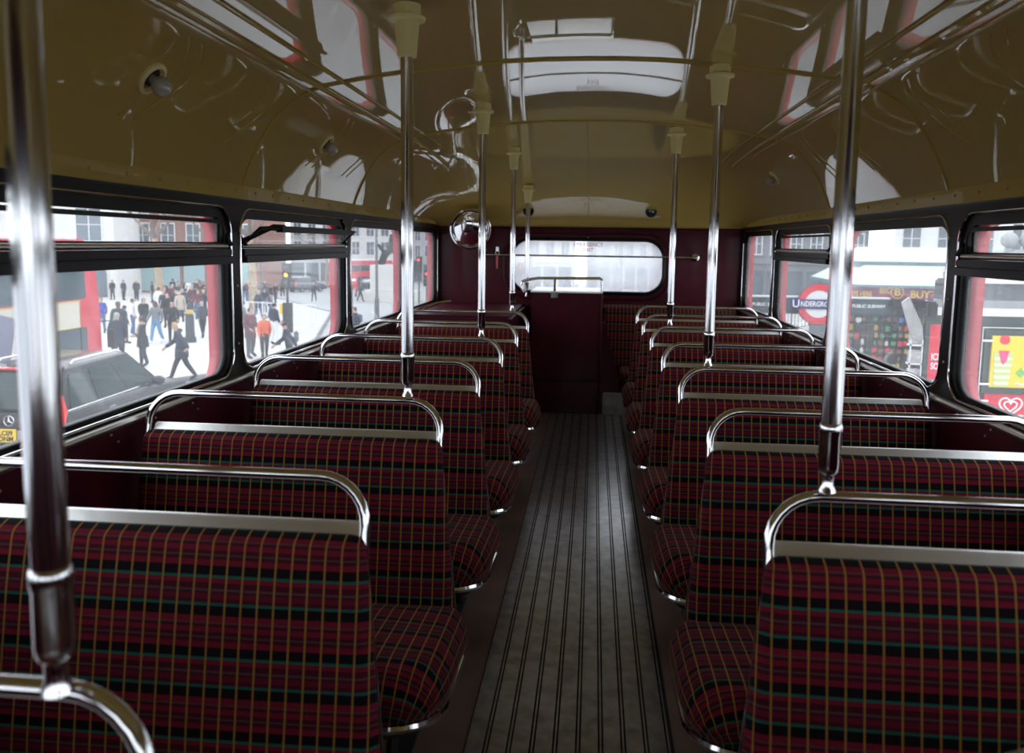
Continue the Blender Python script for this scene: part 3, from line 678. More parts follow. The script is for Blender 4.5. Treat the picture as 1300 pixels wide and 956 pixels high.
def person(label, x, y, h, top, legs, hair='brown', ps='stand', rz=0, coat=False, skin=0, scarf=None, bag=None, hood=None, group=None):
    P = pose(*POSES[ps]); k = h/1.78
    root = tag(empty('person', (x, y, g(y)+(.10 if (x > 3 or y > 19.8 and x < -10.6) else 0)), rz), label, 'person', group); root.scale = (k, k, k)
    def part(n, me, m_):
        o = bpy.data.objects.new(n, me); COL.objects.link(o); o.parent = root
        o.material_slots[0].link = 'OBJECT'; o.material_slots[0].material = m_; return o
    part('body', P['body'], SKIN[skin])
    part('coat' if coat else 'jacket', P['coat' if coat else 'jacket'], cloth(top)); part('trousers', P['trousers'], cloth(legs)); part('shoes', P['shoes'], cloth('white' if legs == 'blue' else 'black'))
    if hair: part('hair', P['hair'], HAIR[hair])
    if scarf:
        b = MB(); b.tube([(.085*math.cos(2*PI*i/12), -.01+.085*math.sin(2*PI*i/12), 1.50) for i in range(12)], .035, 8, closed=True); b.tube([(.03, -.10, 1.5), (.04, -.17, 1.3), (.04, -.165, 1.15)], .03, 8); b.build('scarf', cloth(scarf), root)
    if hood:
        b = MB(); b.ball((0, .085-(.12 if ps == 'lean' else 0), 1.50), .085, 12, .7); b.build('hood', cloth(hood), root)
    if bag:
        b = MB(); b.box(-.15, .15, .12, .26, 1.08, 1.42); b.build('backpack', cloth(bag), root, bevel=.04)
    return root
RW = 0; AWAY = PI
person('man in a long dark navy hooded coat stepping off the kerb, nearest on the pavement', -11.64, 22.12, 1.72, 'navy', 'black', 'blond', 'lean', -1.1, coat=True, hood='navy')
person('grey-haired man in a navy coat seen from behind beside the black car', -14.9, 24.3, 1.8, 'navy', 'black', 'grey', 'stand', -2.6, coat=True)
person('woman in a black coat and pink scarf facing the man in navy', -14.3, 24.7, 1.66, 'black', 'black', 'brown', 'hold', -.9, coat=True, scarf='beige')
person('broad man in a dark grey jacket behind the grey-haired man', -18.15, 29.7, 1.85, 'dgrey', 'black', 'brown', 'stand', .5, skin=1)
person('person in a white shirt standing behind the dark grey jacket', -20.6, 34.8, 1.72, 'white', 'jeans', 'brown', 'stand', 2.0)
person('person in a black top tucked between the white shirt and grey jacket', -19.0, 31.5, 1.6, 'black', 'black', 'black', 'stand', 2.4)
person('man in black jacket striding with legs apart, phone at his face', -20.04, 34.73, 1.75, 'black', 'dgrey', 'brown', 'walk', .9)
person('woman in a grey sweater, light blue jeans and white shoes walking towards us', -17.87, 31.9, 1.78, 'grey', 'blue', 'black', 'stroll', -.1, skin=1)
person('person in a long black coat walking right beside the grey sweater', -17.6, 32.7, 1.74, 'black', 'black', 'brown', 'walk', .5, coat=True)
person('bald man in dark clothes behind the grey sweater woman', -21.5, 39.5, 1.78, 'black', 'black', None, 'stand', .2)
person('blond woman in a patterned beige coat left of the black bollard', -22.6, 42.87, 1.80, 'beige', 'black', 'blond', 'stroll', .4, coat=True)
person('person in a dark coat with a bright red scarf right of the bollard', -25.3, 50.35, 1.7, 'black', 'black', 'brown', 'stroll', 2.2, coat=True, scarf='red')
person('grey-haired man in dark jacket walking beside the window edge', -17.3, 34.78, 1.66, 'dgrey', 'black', 'grey', 'walk', -2.4)
person('person in a blue sports shirt at the bus front, partly hidden by the bus', -22.6, 35.6, 1.7, 'royal', 'jeans', 'brown', 'stand', .3)
person('person in pale blue and white clothes just left of the bus mirror', -24.6, 38.4, 1.68, 'white', 'royal', 'blond', 'stand', 1.2)
dist = [(-40.4, 65.3, 1.72, 'black', 'black', 'black', 'leftmost of four people in dark clothes standing before the pale stone pier'),
 (-39.0, 64.6, 1.75, 'navy', 'black', 'brown', 'second dark-clothed person from the left before the pale stone pier'),
 (-38.9, 66.3, 1.7, 'black', 'dgrey', 'brown', 'dark-clothed person half hidden behind the fair-haired one at the pier'),
 (-37.5, 64.0, 1.8, 'black', 'black', 'blond', 'fair-haired person in a black top, right end of the dark group'),
 (-35.0, 62.0, 1.72, 'black', 'dgrey', 'brown', 'person with a pale backpack just left of the pale tree trunk')]
for i, (x, y, h, t, l, hr, lab) in enumerate(dist): person(lab, x, y, h, t, l, hr, 'stand', i*1.3, bag='beige' if i == 4 else None)
cr = [('burgundy', 'maroon'), ('dark red', 'maroon'), ('black', 'black'), ('navy', 'navy'), ('grey', 'grey'), ('white', 'white'), ('black', 'black'), ('beige', 'beige'), ('navy', 'navy'), ('x', 'dgrey')]
used_ = [(-30.5, 55), (-33, 68)]; rnd = random.Random(11)
while len(used_) < 72:
    y = rnd.uniform(45, 73); u = rnd.uniform(.452, .560) if rnd.random() < .8 else rnd.uniform(.40, .452); x = .05-y*u
    if any(math.hypot(x-a, y-b_) < .95 for a, b_ in used_) or (x < -34 and 60.5 < y < 67.5) or x < -40 or math.hypot(x+25.3, y-50.35) < 1.2: continue
    i = len(used_); used_.append((x, y)); c = cr[i % 10]
    person('distant pedestrian in the packed crowd between the stone pier and the window edge', x, y, rnd.uniform(1.6, 1.82), c[1], rnd.choice(['black', 'jeans', 'dgrey']), rnd.choice(['brown', 'black', 'blond', 'grey']), rnd.choice(['stand', 'stroll', 'hold']), rnd.uniform(0, 6), coat=rnd.random() < .4, group='packed crowd on the far pavement')
# window B and C pedestrians
person('person in a grey jacket and blue jeans at the left edge of the second window', -14.96, 33.67, 1.78, 'grey', 'jeans', 'brown', 'stroll', 2.3)
person('person in a maroon coat with outstretched arm beside the orange jacket', -12.1, 27.9, 1.84, 'maroon', 'dgrey', 'black', 'wide', 1.2, coat=True)
person('bearded person in a bright orange jacket and dark trousers', -11.5, 27.7, 1.62, 'orange', 'black', 'brown', 'walk', .5)
person('man in dark jacket and light trousers standing near the traffic signal', -13.03, 32.4, 1.78, 'navy', 'white', 'black', 'stand', 2.6)
person('dark-haired man in a navy jacket with backpack, cut off by the window sill', -9.15, 24.0, 1.8, 'navy', 'black', 'black', 'lean', -1.2, bag='grey')
person('person in a navy jacket seen low in the third left window', -9.75, 33.0, 1.76, 'navy', 'black', 'black', 'stroll', -1.0, bag='grey')
for i, (x, y, t, lab) in enumerate([(-24.5, 70, 'navy', 'person far off left of the signal post in the second window'), (-22.2, 69, 'black', 'person in black far off right of the signal post'), (-20.6, 71, 'dgrey', 'person in dark grey far off near the distant red bus'), (-30.5, 78, 'black', 'person in black beyond the railing at the left of the second window')]):
    person(lab, x, y, 1.75, t, 'black', 'brown', 'stroll', i*1.1)
# behind the bus
cols = ['navy', 'black', 'grey', 'dgrey', 'maroon', 'brown', 'royal', 'black']
for i in range(40):
    rnd = random.Random(100+i); y = rnd.uniform(36, 84); x = y*rnd.uniform(-.095, .10)
    if any(math.hypot(x-a, y-b_) < 1.1 for a, b_ in used_): continue
    used_.append((x, y))
    person('pedestrian crossing the hazy junction seen through the dusty rear window', x, y, rnd.uniform(1.62, 1.82), cols[i % 8], rnd.choice(['black', 'jeans', 'dgrey']), rnd.choice(['brown', 'black', 'grey']), rnd.choice(['walk', 'stroll', 'stand', 'hold']), rnd.uniform(0, 6), coat=i % 3 == 0, group='pedestrians behind the bus')
# right-hand windows
person('woman in a red top by the black railings in the last right window', 11.2, 52, 1.7, 'red', 'black', 'blond', 'stand', .3)
person('person in white clothes left of the red top by the railings', 10.3, 52.5, 1.7, 'white', 'jeans', 'brown', 'stroll', 1.3)
person('person in a teal jacket under the ring sign at the subway entrance', 4.55, 18.8, 1.68, 'teal', 'jeans', 'brown', 'hold', .5)
person('person in blue jeans and pink scarf under the ring sign', 5.2, 18.6, 1.7, 'royal', 'jeans', 'blond', 'walk', 1.4, scarf='red')
um = person('person in pale clothes holding a blue umbrella behind the ring sign', 8.0, 30.6, 1.7, 'white', 'black', 'black', 'hold', .2)
for i, (x, y, t) in enumerate([(8.8, 33, 'black'), (9.6, 36, 'navy'), (9.1, 31, 'maroon'), (10.7, 38, 'dgrey'), (7.5, 33.5, 'beige')]):
    person(['person in black', 'person in navy', 'person in maroon', 'person in dark grey', 'person in beige'][i]+' among walkers behind the ring sign', x, y, 1.72, t, 'black', 'brown', 'stroll', i*1.2)
u_ = tag(empty('umbrella', (7.9, 30.4, g(30.4)+.1)), 'small blue open umbrella held above the walkers behind the ring sign', 'umbrella')
b = MB(); b.lathe([(0, 2.25), (.2, 2.2), (.4, 2.07), (.52, 1.9), (.5, 1.9), (.38, 2.05), (0, 2.22)], n=8); b.build('canopy', mat('blue_canopy', (.08, .16, .5), .6), u_)
b = MB(); b.tube([(0, 0, 1.15), (0, 0, 2.3)], .012, 6); b.build('shaft', DGREY, u_)

# ------------------------------------------------------------------ street furniture
IRON = mat('black_street_iron', (.025, .028, .03), .5)
GOLDP = mat('gold_paint', (.55, .4, .1), .4)
bo = tag(empty('bollard', (-16.78, 32.61, g(32.61)+.1)), 'tall black cast-iron bollard with gold rings among the walkers', 'bollard')
b = MB(); b.lathe([(.24, 0), (.24, .2), (.19, .26), (.17, 1.15), (.13, 1.2)], n=16); b.build('shaft', IRON, bo)
b = MB(); b.lathe([(.14, 1.2), (.17, 1.24), (.15, 1.30), (.17, 1.34), (.13, 1.38)], n=16); b.build('gold_rings', GOLDP, bo)
b = MB(); b.lathe([(.13, 1.38), (.12, 1.5), (.10, 1.6), (.05, 1.66), (0, 1.67)], n=16); b.build('cap', IRON, bo)
def fence(label, x0, y0, x1, y1, h, m_, step=.35, name='railing'):
    root = tag(empty(name, (x0, y0, g(y0)+.1)), label, 'railing'); L_ = math.hypot(x1-x0, y1-y0); n = int(L_/step)
    q = lambda t, z: ((x1-x0)*t, (y1-y0)*t, -.026*(y1-y0)*t+z)
    b = MB(); b.tube([q(0, h), q(1, h)], .03, 6); b.tube([q(0, .15), q(1, .15)], .025, 6); b.build('rail', m_, root)
    b = MB()
    for i in range(n+1): b.tube([q(i/n, .15), q(i/n, h)], .014, 5)
    b.build('bars', m_, root)
    for i in range(0, n+1, 5): b = MB(); b.tube([q(i/n, 0), q(i/n, h+.06)], .035, 6); b.build('post', m_, root)
fence('white pavement railing beside the grey-barked tree', -19.9, 44.5, -14.6, 42.0, 1.15, FRAME)
fence('black railing in front of the dark building in the last right window', 9.4, 48, 16.5, 50, 1.5, IRON, .22)
fence('dark railing with bicycle hoops in front of the souvenir kiosk', 3.3, 11.0, 5.2, 11.2, 1.05, IRON, .3)
def signal(label, x, y, h, lit='red', rz=0, low=False):
    root = tag(empty('traffic_signal', (x, y, g(y)), rz), label, 'traffic signal')
    b = MB(); b.tube([(0, 0, 0), (0, 0, h)], .06, 8); b.build('post', IRON, root)
    b = MB(); b.box(-.16, .16, -.2, .02, h-1.0, h); b.box(-.24, .24, .0, .03, h-1.08, h+.08); b.build('signal_head', DGREY, root)
    for k, c in enumerate(('red', 'amber', 'green')):
        on = c == lit; col = {'red': (1, .06, .05), 'amber': (.9, .45, .03), 'green': (.05, .9, .45)}[c]
        mm = mat('lit_'+c, col, .4, emit=2.2) if on else mat('dark_'+c, tuple(v*.12 for v in col), .3)
        b = MB(); b.lathe([(.1, 0), (.09, .03), (0, .04)], (0, -.2, h-.17-.32*k), (0, -1, 0), 14); b.build(c+'_lamp', mm, root)
        b = MB(); b.tube([(.11*math.cos(t), -.27, h-.17-.32*k+.11*math.sin(t)) for t in [PI*j/8 for j in range(9)]], .012, 4); b.build('hood', DGREY, root)
    if low:
        b = MB(); b.box(-.22, .22, -.12, .12, .1, 1.55); b.build('control_cabinet', IRON, root); b = MB(); b.box(-.36, -.2, -.1, .06, 1.0, 1.5); b.build('push_button_box', mat('yellow_box', (.8, .5, .03), .4), root)
signal('traffic signal post with dark cabinet and yellow box beside the white railing', -14.75, 38.4, 3.4, 'amber', .1, True)
signal('traffic signal showing red left of the monument in the third window', -22.7, 71, 3.9, 'red', .2)
signal('left one of the red-lit signals clustered in the last left window', -13.8, 62, 3.7, 'red')
signal('middle one of the red-lit signals clustered in the last left window', -12.9, 60, 4.0, 'red')
signal('right one of the red-lit signals clustered in the last left window', -11.9, 58, 3.0, 'red')
signal('red-lit signal at left of the rear window scene', -6.2, 70, 3.6, 'red')
signal('green-lit signal above the domed kiosk roof', 14.3, 27.5, 4.7, 'green', -.3)
def lamp_post(label, x, y, h, arm=1.2):
    root = tag(empty('street_lamp', (x, y, g(y))), label, 'street lamp')
    b = MB(); b.tube([(0, 0, 0), (0, 0, 1.4), (0, 0, 1.45), (0, 0, h)], .1, 8, radii=[.16, .14, .09, .07]); b.build('column', mat('grey_post', (.12, .13, .14), .5), root)
    b = MB(); b.tube([(0, 0, h), (.2, 0, h+.3), (arm, 0, h+.35)], .04, 6); b.build('arm', IRON, root); b = MB(); b.box(arm-.1, arm+.5, -.12, .12, h+.28, h+.42); b.build('lamp_head', FRAME, root, bevel=.03)
lamp_post('grey lamp column standing in the road in the third left window', -13.0, 48.4, 7.5)
lamp_post('lamp column in the middle of the rear window scene', -4.4, 58, 8)
lamp_post('second lamp column right of the middle of the rear window scene', 2.2, 66, 8)
lamp_post('dark lamp column by the building in the second left window', -24.3, 58, 8)
ns = tag(empty('no_entry_sign', (-14.6, 48.6, g(48.6))), 'round red no-entry style sign on a post in the third left window', 'sign')
b = MB(); b.tube([(0, 0, 0), (0, 0, 2.6)], .04, 8); b.build('post', IRON, ns)
b = MB(); b.lathe([(.34, 0), (.34, .03), (0, .03)], (0, 0, 2.5), (0, -1, 0), 24); b.build('disc', REDP, ns); b = MB(); b.box(-.24, .24, -.045, -.03, 2.43, 2.57); b.build('white_bar', WHITE, ns)
mo = tag(empty('monument', (-18.6, 74, g(74))), 'tall dark bronze statue on a pale plinth in the third left window', 'monument')
b = MB(); b.box(-2.6, 2.6, -2, 2, 0, 1.0); b.box(-1.6, 1.6, -1.3, 1.3, 1.0, 3.4); b.build('plinth', STONE, mo, smooth=False, bevel=.06)
b = MB(); b.tube([(-.9, 0, 3.4), (-.5, 0, 4.4), (.2, 0, 4.8), (.9, 0, 4.5), (1.0, 0, 3.4)], .35, 8); b.tube([(.1, 0, 4.8), (.1, 0, 5.6), (.1, 0, 6.2)], .25, 8, radii=[.3, .26, .14]); b.tube([(-.6, 0, 4.5), (-1.1, 0, 5.2), (-1.4, 0, 5.1)], .16, 8); b.build('statue', mat('dark_bronze', (.04, .05, .05), .5, .6), mo)

# ------------------------------------------------------------------ vehicles
TYRE = mat('tyre', (.012, .012, .013), .8); RIM = mat('wheel_rim', (.5, .5, .52), .3, 1); CARB = mat('black_car_paint', (.006, .007, .010), .3, spec=.3, coat=.5, coatr=.03)
CGL = mat('tinted_car_glass', (.012, .03, .03), .04, spec=.45); TAIL = mat('red_tail_lens', (.75, .015, .02), .15, coat=1, emit=.25)
PLATE_Y = mat('yellow_plate', (.85, .58, .04), .4); INK = mat('black_ink', (.01, .01, .01), .5)
def wheel(root, x, y, r, wdt, s):
    w_ = MB(); w_.lathe([(r*.62, -wdt/2), (r*.95, -wdt/2), (r, -wdt/2+.03), (r, wdt/2-.03), (r*.95, wdt/2), (r*.62, wdt/2)], (x, y, r), (s, 0, 0), 24); o = w_.build('wheel', TYRE, root)
    h = MB(); h.lathe([(0, wdt/2-.02), (r*.15, wdt/2), (r*.2, wdt/2-.05), (r*.55, wdt/2-.06), (r*.63, wdt/2)], (x, y, r), (s, 0, 0), 24)
    for k in range(5):
        a = 2*PI*k/5; c = Vector((x+s*(wdt/2-.03), y, r)); h.tube([c, c+Vector((0, math.cos(a), math.sin(a)))*r*.58], .035, 6)
    h.build('rim', RIM, o)
def car(label, x, y, rz, paint, plate_txt=None, L_=4.7, W=1.9, Hh=1.78, suv=True, scale=1):
    """nose points to +y, origin under the tail"""
    root = tag(empty('car', (x, y, g(y+L_/2)-.0), rz), label, 'car'); hw = W/2
    prof = [(0.02, .32), (0, .5), (0, 1.0), (.06, 1.08), (3.3, 1.05), (4.35, .93), (4.62, .78), (4.7, .5), (4.66, .3), (4.2, .26), (.4, .26)]
    b = MB(); n = len(prof)
    secs = [(-1, .90), (-.93, 1), (.93, 1), (1, .90)]
    for i_, (sx_, k) in enumerate(secs):
        b.v += [(sx_*hw, (yy-2.35)*(.985 if abs(sx_) == 1 else 1)+2.35, (zz-.65)*(.88 if abs(sx_) == 1 else 1)+.65) for yy, zz in prof]
    for i_ in range(3):
        for k in range(n): b.f.append((i_*n+k, i_*n+(k+1) % n, (i_+1)*n+(k+1) % n, (i_+1)*n+k)); b.mi.append(0)
    b.f.append(tuple(range(n-1, -1, -1))); b.f.append(tuple(3*n+k for k in range(n))); b.mi += [0, 0]
    b.build('body', paint, root, ang=35, bevel=.02)
    bt = [(.07, 1.04), (3.55, 1.04)]; tp = [(.28, Hh-.05), (2.55, Hh-.06)]
    A = [(-hw*.93, .05, 1.03), (hw*.93, .05, 1.03), (hw*.93, 3.5, 1.03), (-hw*.93, 3.5, 1.03)]; B_ = [(-hw*.74, .42, Hh-.04), (hw*.74, .42, Hh-.04), (hw*.74, 2.55, Hh-.04), (-hw*.74, 2.55, Hh-.04)]
    b = MB(); b.hexa(A+B_); b.hexa(B_+[(-hw*.66, .6, Hh), (hw*.66, .6, Hh), (hw*.66, 2.35, Hh+.01), (-hw*.66, 2.35, Hh+.01)]); b.build('roof', paint, root, bevel=.05)
    def quad(name, P4, m_, off):
        P4 = [Vector(p) for p in P4]; nrm = (P4[1]-P4[0]).cross(P4[3]-P4[0]).normalized()*off
        b = MB(); b.hexa([p for p in P4]+[p+nrm for p in P4]); return b.build(name, m_, root, smooth=False)
    def onside(s_, y0_, y1_, z0_, z1_):
        def pt(t, z):
            f = (z-1.03)/(Hh-1.07); yb0, yb1 = .05, 3.5; ya0, ya1 = .42, 2.55
            a0 = yb0+(ya0-yb0)*f; a1 = yb1+(ya1-yb1)*f; xx = hw*(.93+(.74-.93)*f); return (s_*xx, a0+(a1-a0)*t, z)
        return [pt(y0_, z0_), pt(y1_, z0_), pt(y1_, z1_), pt(y0_, z1_)]
    for s_ in (-1, 1):
        for (t0, t1) in ((.06, .29), (.32, .60), (.63, .94)):
            P4 = onside(s_, t0, t1, 1.09, Hh-.15)
            if s_ < 0: P4 = P4[::-1]
            quad('side_window', P4, CGL, .012)
        b = MB(); b.tube([Vector(onside(s_, .03, .96, 1.07, 1.2)[0])+Vector((s_*.02, 0, 0)), Vector(onside(s_, .03, .96, 1.07, 1.2)[1])+Vector((s_*.02, 0, 0))], .012, 6); b.build('chrome_strip', CHROME, root)
        b = MB(); b.tube([(s_*hw*.68, .7, Hh+.0), (s_*hw*.68, .8, Hh+.05), (s_*hw*.68, 2.2, Hh+.05), (s_*hw*.68, 2.35, Hh+.0)], .02, 8); b.build('roof_rail', CHROME, root)
        m1 = MB(); m1.ball((s_*(hw+.13), 2.95, 1.13), .13, 10, .75); m1.box(*sorted((s_*(hw-.12), s_*(hw+.1))), 2.93, 3.02, 1.04, 1.1); m1.build('wing_mirror', paint, root)
        b = MB(); b.prism([(hw*.76, .68), (hw*.985, .68), (hw*.985, 1.08), (hw*.90, 1.36), (hw*.80, 1.34), (hw*.77, 1.0)], lambda p, q, d, s_=s_: (s_*p, d, q), -.03, .12); tl_ = b.build('tail_light', TAIL, root, bevel=.02)
        b = MB(); b.prism([(hw*.76, .76), (hw*.97, .76), (hw*.97, .83), (hw*.76, .83)], lambda p, q, d, s_=s_: (s_*p, d, q), -.036, -.028); b.build('reverse_lamp', WHITE, tl_)
        b = MB(); b.box(*sorted((s_*hw*.7, s_*hw*.97)), 4.50, 4.66, .62, .80); b.build('head_light', WHITE, root, bevel=.03)
        wheel(root, s_*(hw-.12), .95, .36, .24, s_); wheel(root, s_*(hw-.12), 3.75, .36, .24, s_)
        b = MB(); b.box(*sorted((s_*(hw*.985), s_*(hw*1.0))), 1.35, 1.55, .88, .92); b.box(*sorted((s_*(hw*.985), s_*(hw*1.0))), 2.35, 2.55, .88, .92); b.build('door_handle', CHROME, root)
    quad('rear_window', [(hw*.78, .02, 1.10), (-hw*.78, .02, 1.10), (-hw*.66, .34, Hh-.13), (hw*.66, .34, Hh-.13)], CGL, -.035)
    quad('windscreen', [(-hw*.82, 3.45, 1.10), (hw*.82, 3.45, 1.10), (hw*.68, 2.62, Hh-.12), (-hw*.68, 2.62, Hh-.12)], CGL, .03)
    b = MB(); b.box(-hw*.97, hw*.97, -.09, .05, .36, .82); b.build('bumper', paint, root, bevel=.03)
    b = MB(); b.box(-.45, .45, .28, .42, Hh-.055, Hh-.03); b.build('brake_lamp', TAIL, root)
    if plate_txt:
        b = MB(); b.box(-.17, .17, -.118, -.08, .58, .80); pl = b.build('number_plate', PLATE_Y, root, bevel=.004)
        text('registration', plate_txt, .115, .003, lambda p, q, d: (p, -.119-d, q+.685), INK, pl, sx=.95, bold=.003, line=.85)
        b = MB(); b.box(.19, .42, -.11, -.08, .60, .78); b.build('plate_surround', RIM, root)
        b = MB(); b.tube([(.085*math.cos(2*PI*k/24), -.022, .92+.085*math.sin(2*PI*k/24)) for k in range(24)], .009, 6, closed=True)
        for k in range(3): a = PI/2+2*PI*k/3; b.tube([(0, -.022, .92), (.082*math.cos(a), -.022, .92+.082*math.sin(a))], .009, 6, radii=[.016, .004])
        b.build('star_badge', CHROME, root)
    return root
car('black estate car with yellow plate reading LC09 ONM beside our bus', -9.5, 12.35, .05, CARB, 'LC09\nONM', Hh=1.78)
car('dark car far off waiting left of the distant red bus', -35.0, 92, -.5, mat('dark_blue_paint', (.02, .03, .06), .3, coat=1))
car('silver car far off right of the distant red bus', -24.5, 84, -.9, mat('silver_paint', (.45, .47, .5), .3, .6, coat=1))
car('dark grey car in front of the monument in the third window', -23.0, 78, -1.4, mat('grey_car_paint', (.10, .11, .13), .3, coat=1))
BGL = mat('bus_window_glass', (.04, .07, .085), .05, spec=.6); ADP = mat('pale_beige_advert', (.62, .57, .47), .5); REDB = mat('pillar_red_bus', (.62, .02, .04), .3, coat=.8)
def bus(label, x, y, rz, L_=10.5, W=2.5, Hh=4.1, ad=True, base=0):
    """nose points to +y, origin under the tail, offside = -x nearside; side ad on +x"""
    root = tag(empty('double_decker_bus', (x, y, g(y+L_)+base), rz), label, 'bus'); hw = W/2
    secs = []
    b = MB()
    prof = [(.0, .35), (.0, 3.2), (.05, 3.7), (.25, 4.0), (.7, Hh), (L_-1.3, Hh), (L_-.6, Hh-.06), (L_-.3, 3.85), (L_-.12, 3.2), (L_-.02, 2.2), (L_, 1.2), (L_, .35)]
    b.prism(prof, lambda p, q, d: (d, p, q), -hw, hw); b.build('body', REDB, root, bevel=.09, ang=30)
    b = MB(); b.box(-hw+.05, hw-.05, .5, L_-.8, Hh-.10, Hh+.04); b.build('roof', mat('white_bus_roof', (.75, .72, .74), .4), root, bevel=.02)
    for s_ in (-1, 1):
        n = 6; w_ = (L_-1.0)/n
        for k in range(n):
            for (z0_, z1_) in ((2.62, 3.42),)+(((1.15, 1.95),) if k != 5 else ((1.05, 1.95),)):
                b = MB(); b.prism(rr(.45+k*w_, z0_, .45+(k+1)*w_-.12, z1_, .09, 4), lambda p, q, d: (d, p, q), s_*(hw-.01), s_*(hw+.012)); o = b.build('window', BGL, root)
        b = MB(); b.box(*sorted((s_*hw, s_*(hw+.02))), .3, L_-.5, 3.46, 3.50); b.build('cream_line', ADP, root)
        wheel(root, s_*(hw-.16), 2.2, .48, .28, s_); wheel(root, s_*(hw-.16), L_-2.2, .48, .28, s_)
    b = MB(); b.box(-hw+.12, hw-.12, L_-.16, L_-.05, 2.35, 3.45); b.box(-hw+.12, hw-.12, L_-.06, L_+.02, 1.0, 2.1); b.build('windscreen', BGL, root, bevel=.04)
    b = MB(); b.box(-hw+.25, hw-.25, -.02, .02, 2.65, 3.45); b.build('rear_window', BGL, root)
    b = MB(); b.box(-hw+.3, hw-.45, -.03, .0, 1.55, 2.15); b.build('rear_advert', mat('pale_advert', (.6, .62, .66), .5), root)
    b = MB(); b.box(-.3, .3, -.03, .0, .62, .76); b.build('number_plate', PLATE_Y, root)
    for s_ in (-1, 1):
        b = MB(); b.box(s_*hw*.86-.08, s_*hw*.86+.08, -.03, .01, .9, 1.35); b.build('tail_light', TAIL, root); b = MB(); b.lathe([(.09, 0), (.08, .03), (0, .035)], (s_*hw*.86, 0, 2.3), (0, -1, 0), 12); b.build('indicator', mat('amber_lens', (.9, .35, .03), .3, emit=.4), root)
    b = MB(); b.tube([(hw-.1, L_-.05, 2.0), (hw+.12, L_+.12, 2.02), (hw+.14, L_+.13, 1.8)], .02, 6); b.box(hw+.05, hw+.23, L_+.06, L_+.16, 1.35, 1.8); b.build('wing_mirror', DGREY, root)
    if ad:
        b = MB(); b.box(hw, hw+.03, .6, L_-.95, 1.96, 2.58); ap = b.build('advert_panel', ADP, root, bevel=.004)
        b = MB(); b.tube([(hw+.03, p, q) for p, q in ((.6, 1.96), (L_-.95, 1.96), (L_-.95, 2.58), (.6, 2.58))], .015, 6, closed=True); b.build('gold_frame', GOLDP, ap)
        b = MB(); b.box(hw, hw+.028, L_-5.4, L_-2.6, .75, 1.97); ap2 = b.build('lower_advert', mat('white_advert', (.7, .68, .66), .5), root)
        PH = mat('phone_lilac_grey', (.20, .20, .28), .35)
        a_ = -.28; ca, sa = math.cos(a_), math.sin(a_)
        b = MB(); b.prism(rr(-.36, -.72, .36, .72, .12), lambda p, q, d: (d, L_-3.65+p*ca-q*sa, 1.75+p*sa+q*ca), hw+.028, hw+.05); ph = b.build('phone_picture', PH, ap2)
        b = MB(); b.prism(circ(0, -.35, .06, 16), lambda p, q, d: (d, L_-3.65+p*ca-q*sa, 1.75+p*sa+q*ca), hw+.05, hw+.056); b.build('phone_dot', WHITE, ap2)
        b = MB(); b.prism(rr(hw-.0, 0, hw+.02, 1, .005), lambda p, q, d: (p, L_-.93+d, 1.2+q*.75), 0, .03); b.build('cab_pillar', DGREY, root)
    return root
bus('big red double-decker passing on the left with beige advert and white roof', -13.25, 8.4, .0, L_=10.6, Hh=4.1)
bus('distant red double-decker seen from behind across the junction', -33.5, 104, -.45, ad=False)

# ------------------------------------------------------------------ subway entrance sign (right)
NAVY = mat('sign_navy', (.02, .02, .16), .4); SRED = mat('sign_red', (.72, .03, .05), .4); SLATE = mat('dark_slate_board', (.045, .07, .085), .4)
se = tag(empty('subway_entrance_sign', (4.33, 16, g(16)+.1)), 'long dark board reading PUBLIC SUBWAY on posts by the kerb', 'sign'); zb_ = 2.02+.0-g(16)-1.72-.1
zc_ = .335-g(16)-.1
b = MB(); b.box(-1.24, 1.28, .02, .14, zc_-.19, zc_+.12); b.build('board', SLATE, se, bevel=.01)
b = MB(); b.box(-1.26, 1.30, .0, .16, zc_+.12, zc_+.15); b.build('top_edge', FRAME, se)
for x in (-1.15, 1.0): b = MB(); b.tube([(x, .08, 0), (x, .08, zc_-.19)], .05, 10); b.build('post', IRON, se)
for x in (-.93, .92): text('lettering', 'PUBLIC SUBWAY', .085, .004, lambda p, q, d, x=x: (x+p, .018-d, q+zc_-.02), WHITE, se, bold=.002, sx=.95)
rd = tag(empty('ring_sign', (4.31, 15.93, g(16)+.1)), 'red and white ring sign crossed by a blue bar, on the dark board', 'sign')
R0 = .385; FX = lambda p, q, d: (p, d, q+zc_+.01)
b = MB(); b.lathe([(0, 0), (R0*.76, 0), (R0*.76, .02), (0, .02)], (0, .03, zc_+.01), (0, -1, 0), 40); b.build('white_disc', WHITE, rd)
plate('red_ring', circ(0, 0, R0, 48), [circ(0, 0, R0*.68, 40)], 0, .035, lambda p, q, d: FX(p, q, .03-d), SRED, rd)
b = MB(); b.box(-.53, .53, -.02, .03, zc_-.085, zc_+.10); b.build('blue_bar', NAVY, rd, bevel=.004)
b = MB(); b.tube([(p, .01, q+zc_+.01) for p, q in circ(0, 0, R0+.008, 40)], .010, 6, closed=True); b.build('rim', SLATE, rd)
text('lettering', 'U', .20, .005, lambda p, q, d: (p-.425, -.021-d, q+zc_+.008), WHITE, rd, bold=.004)
text('lettering', 'NDERGROUN', .135, .005, lambda p, q, d: (p-.0, -.021-d, q+zc_+.008), WHITE, rd, bold=.003, sx=.80)
text('lettering', 'D', .20, .005, lambda p, q, d: (p+.44, -.021-d, q+zc_+.008), WHITE, rd, bold=.004)
pb = tag(empty('crossing_post', (4.62, 13, g(13)+.1)), 'slim black crossing post with a yellow push-button box near the kiosk', 'post')
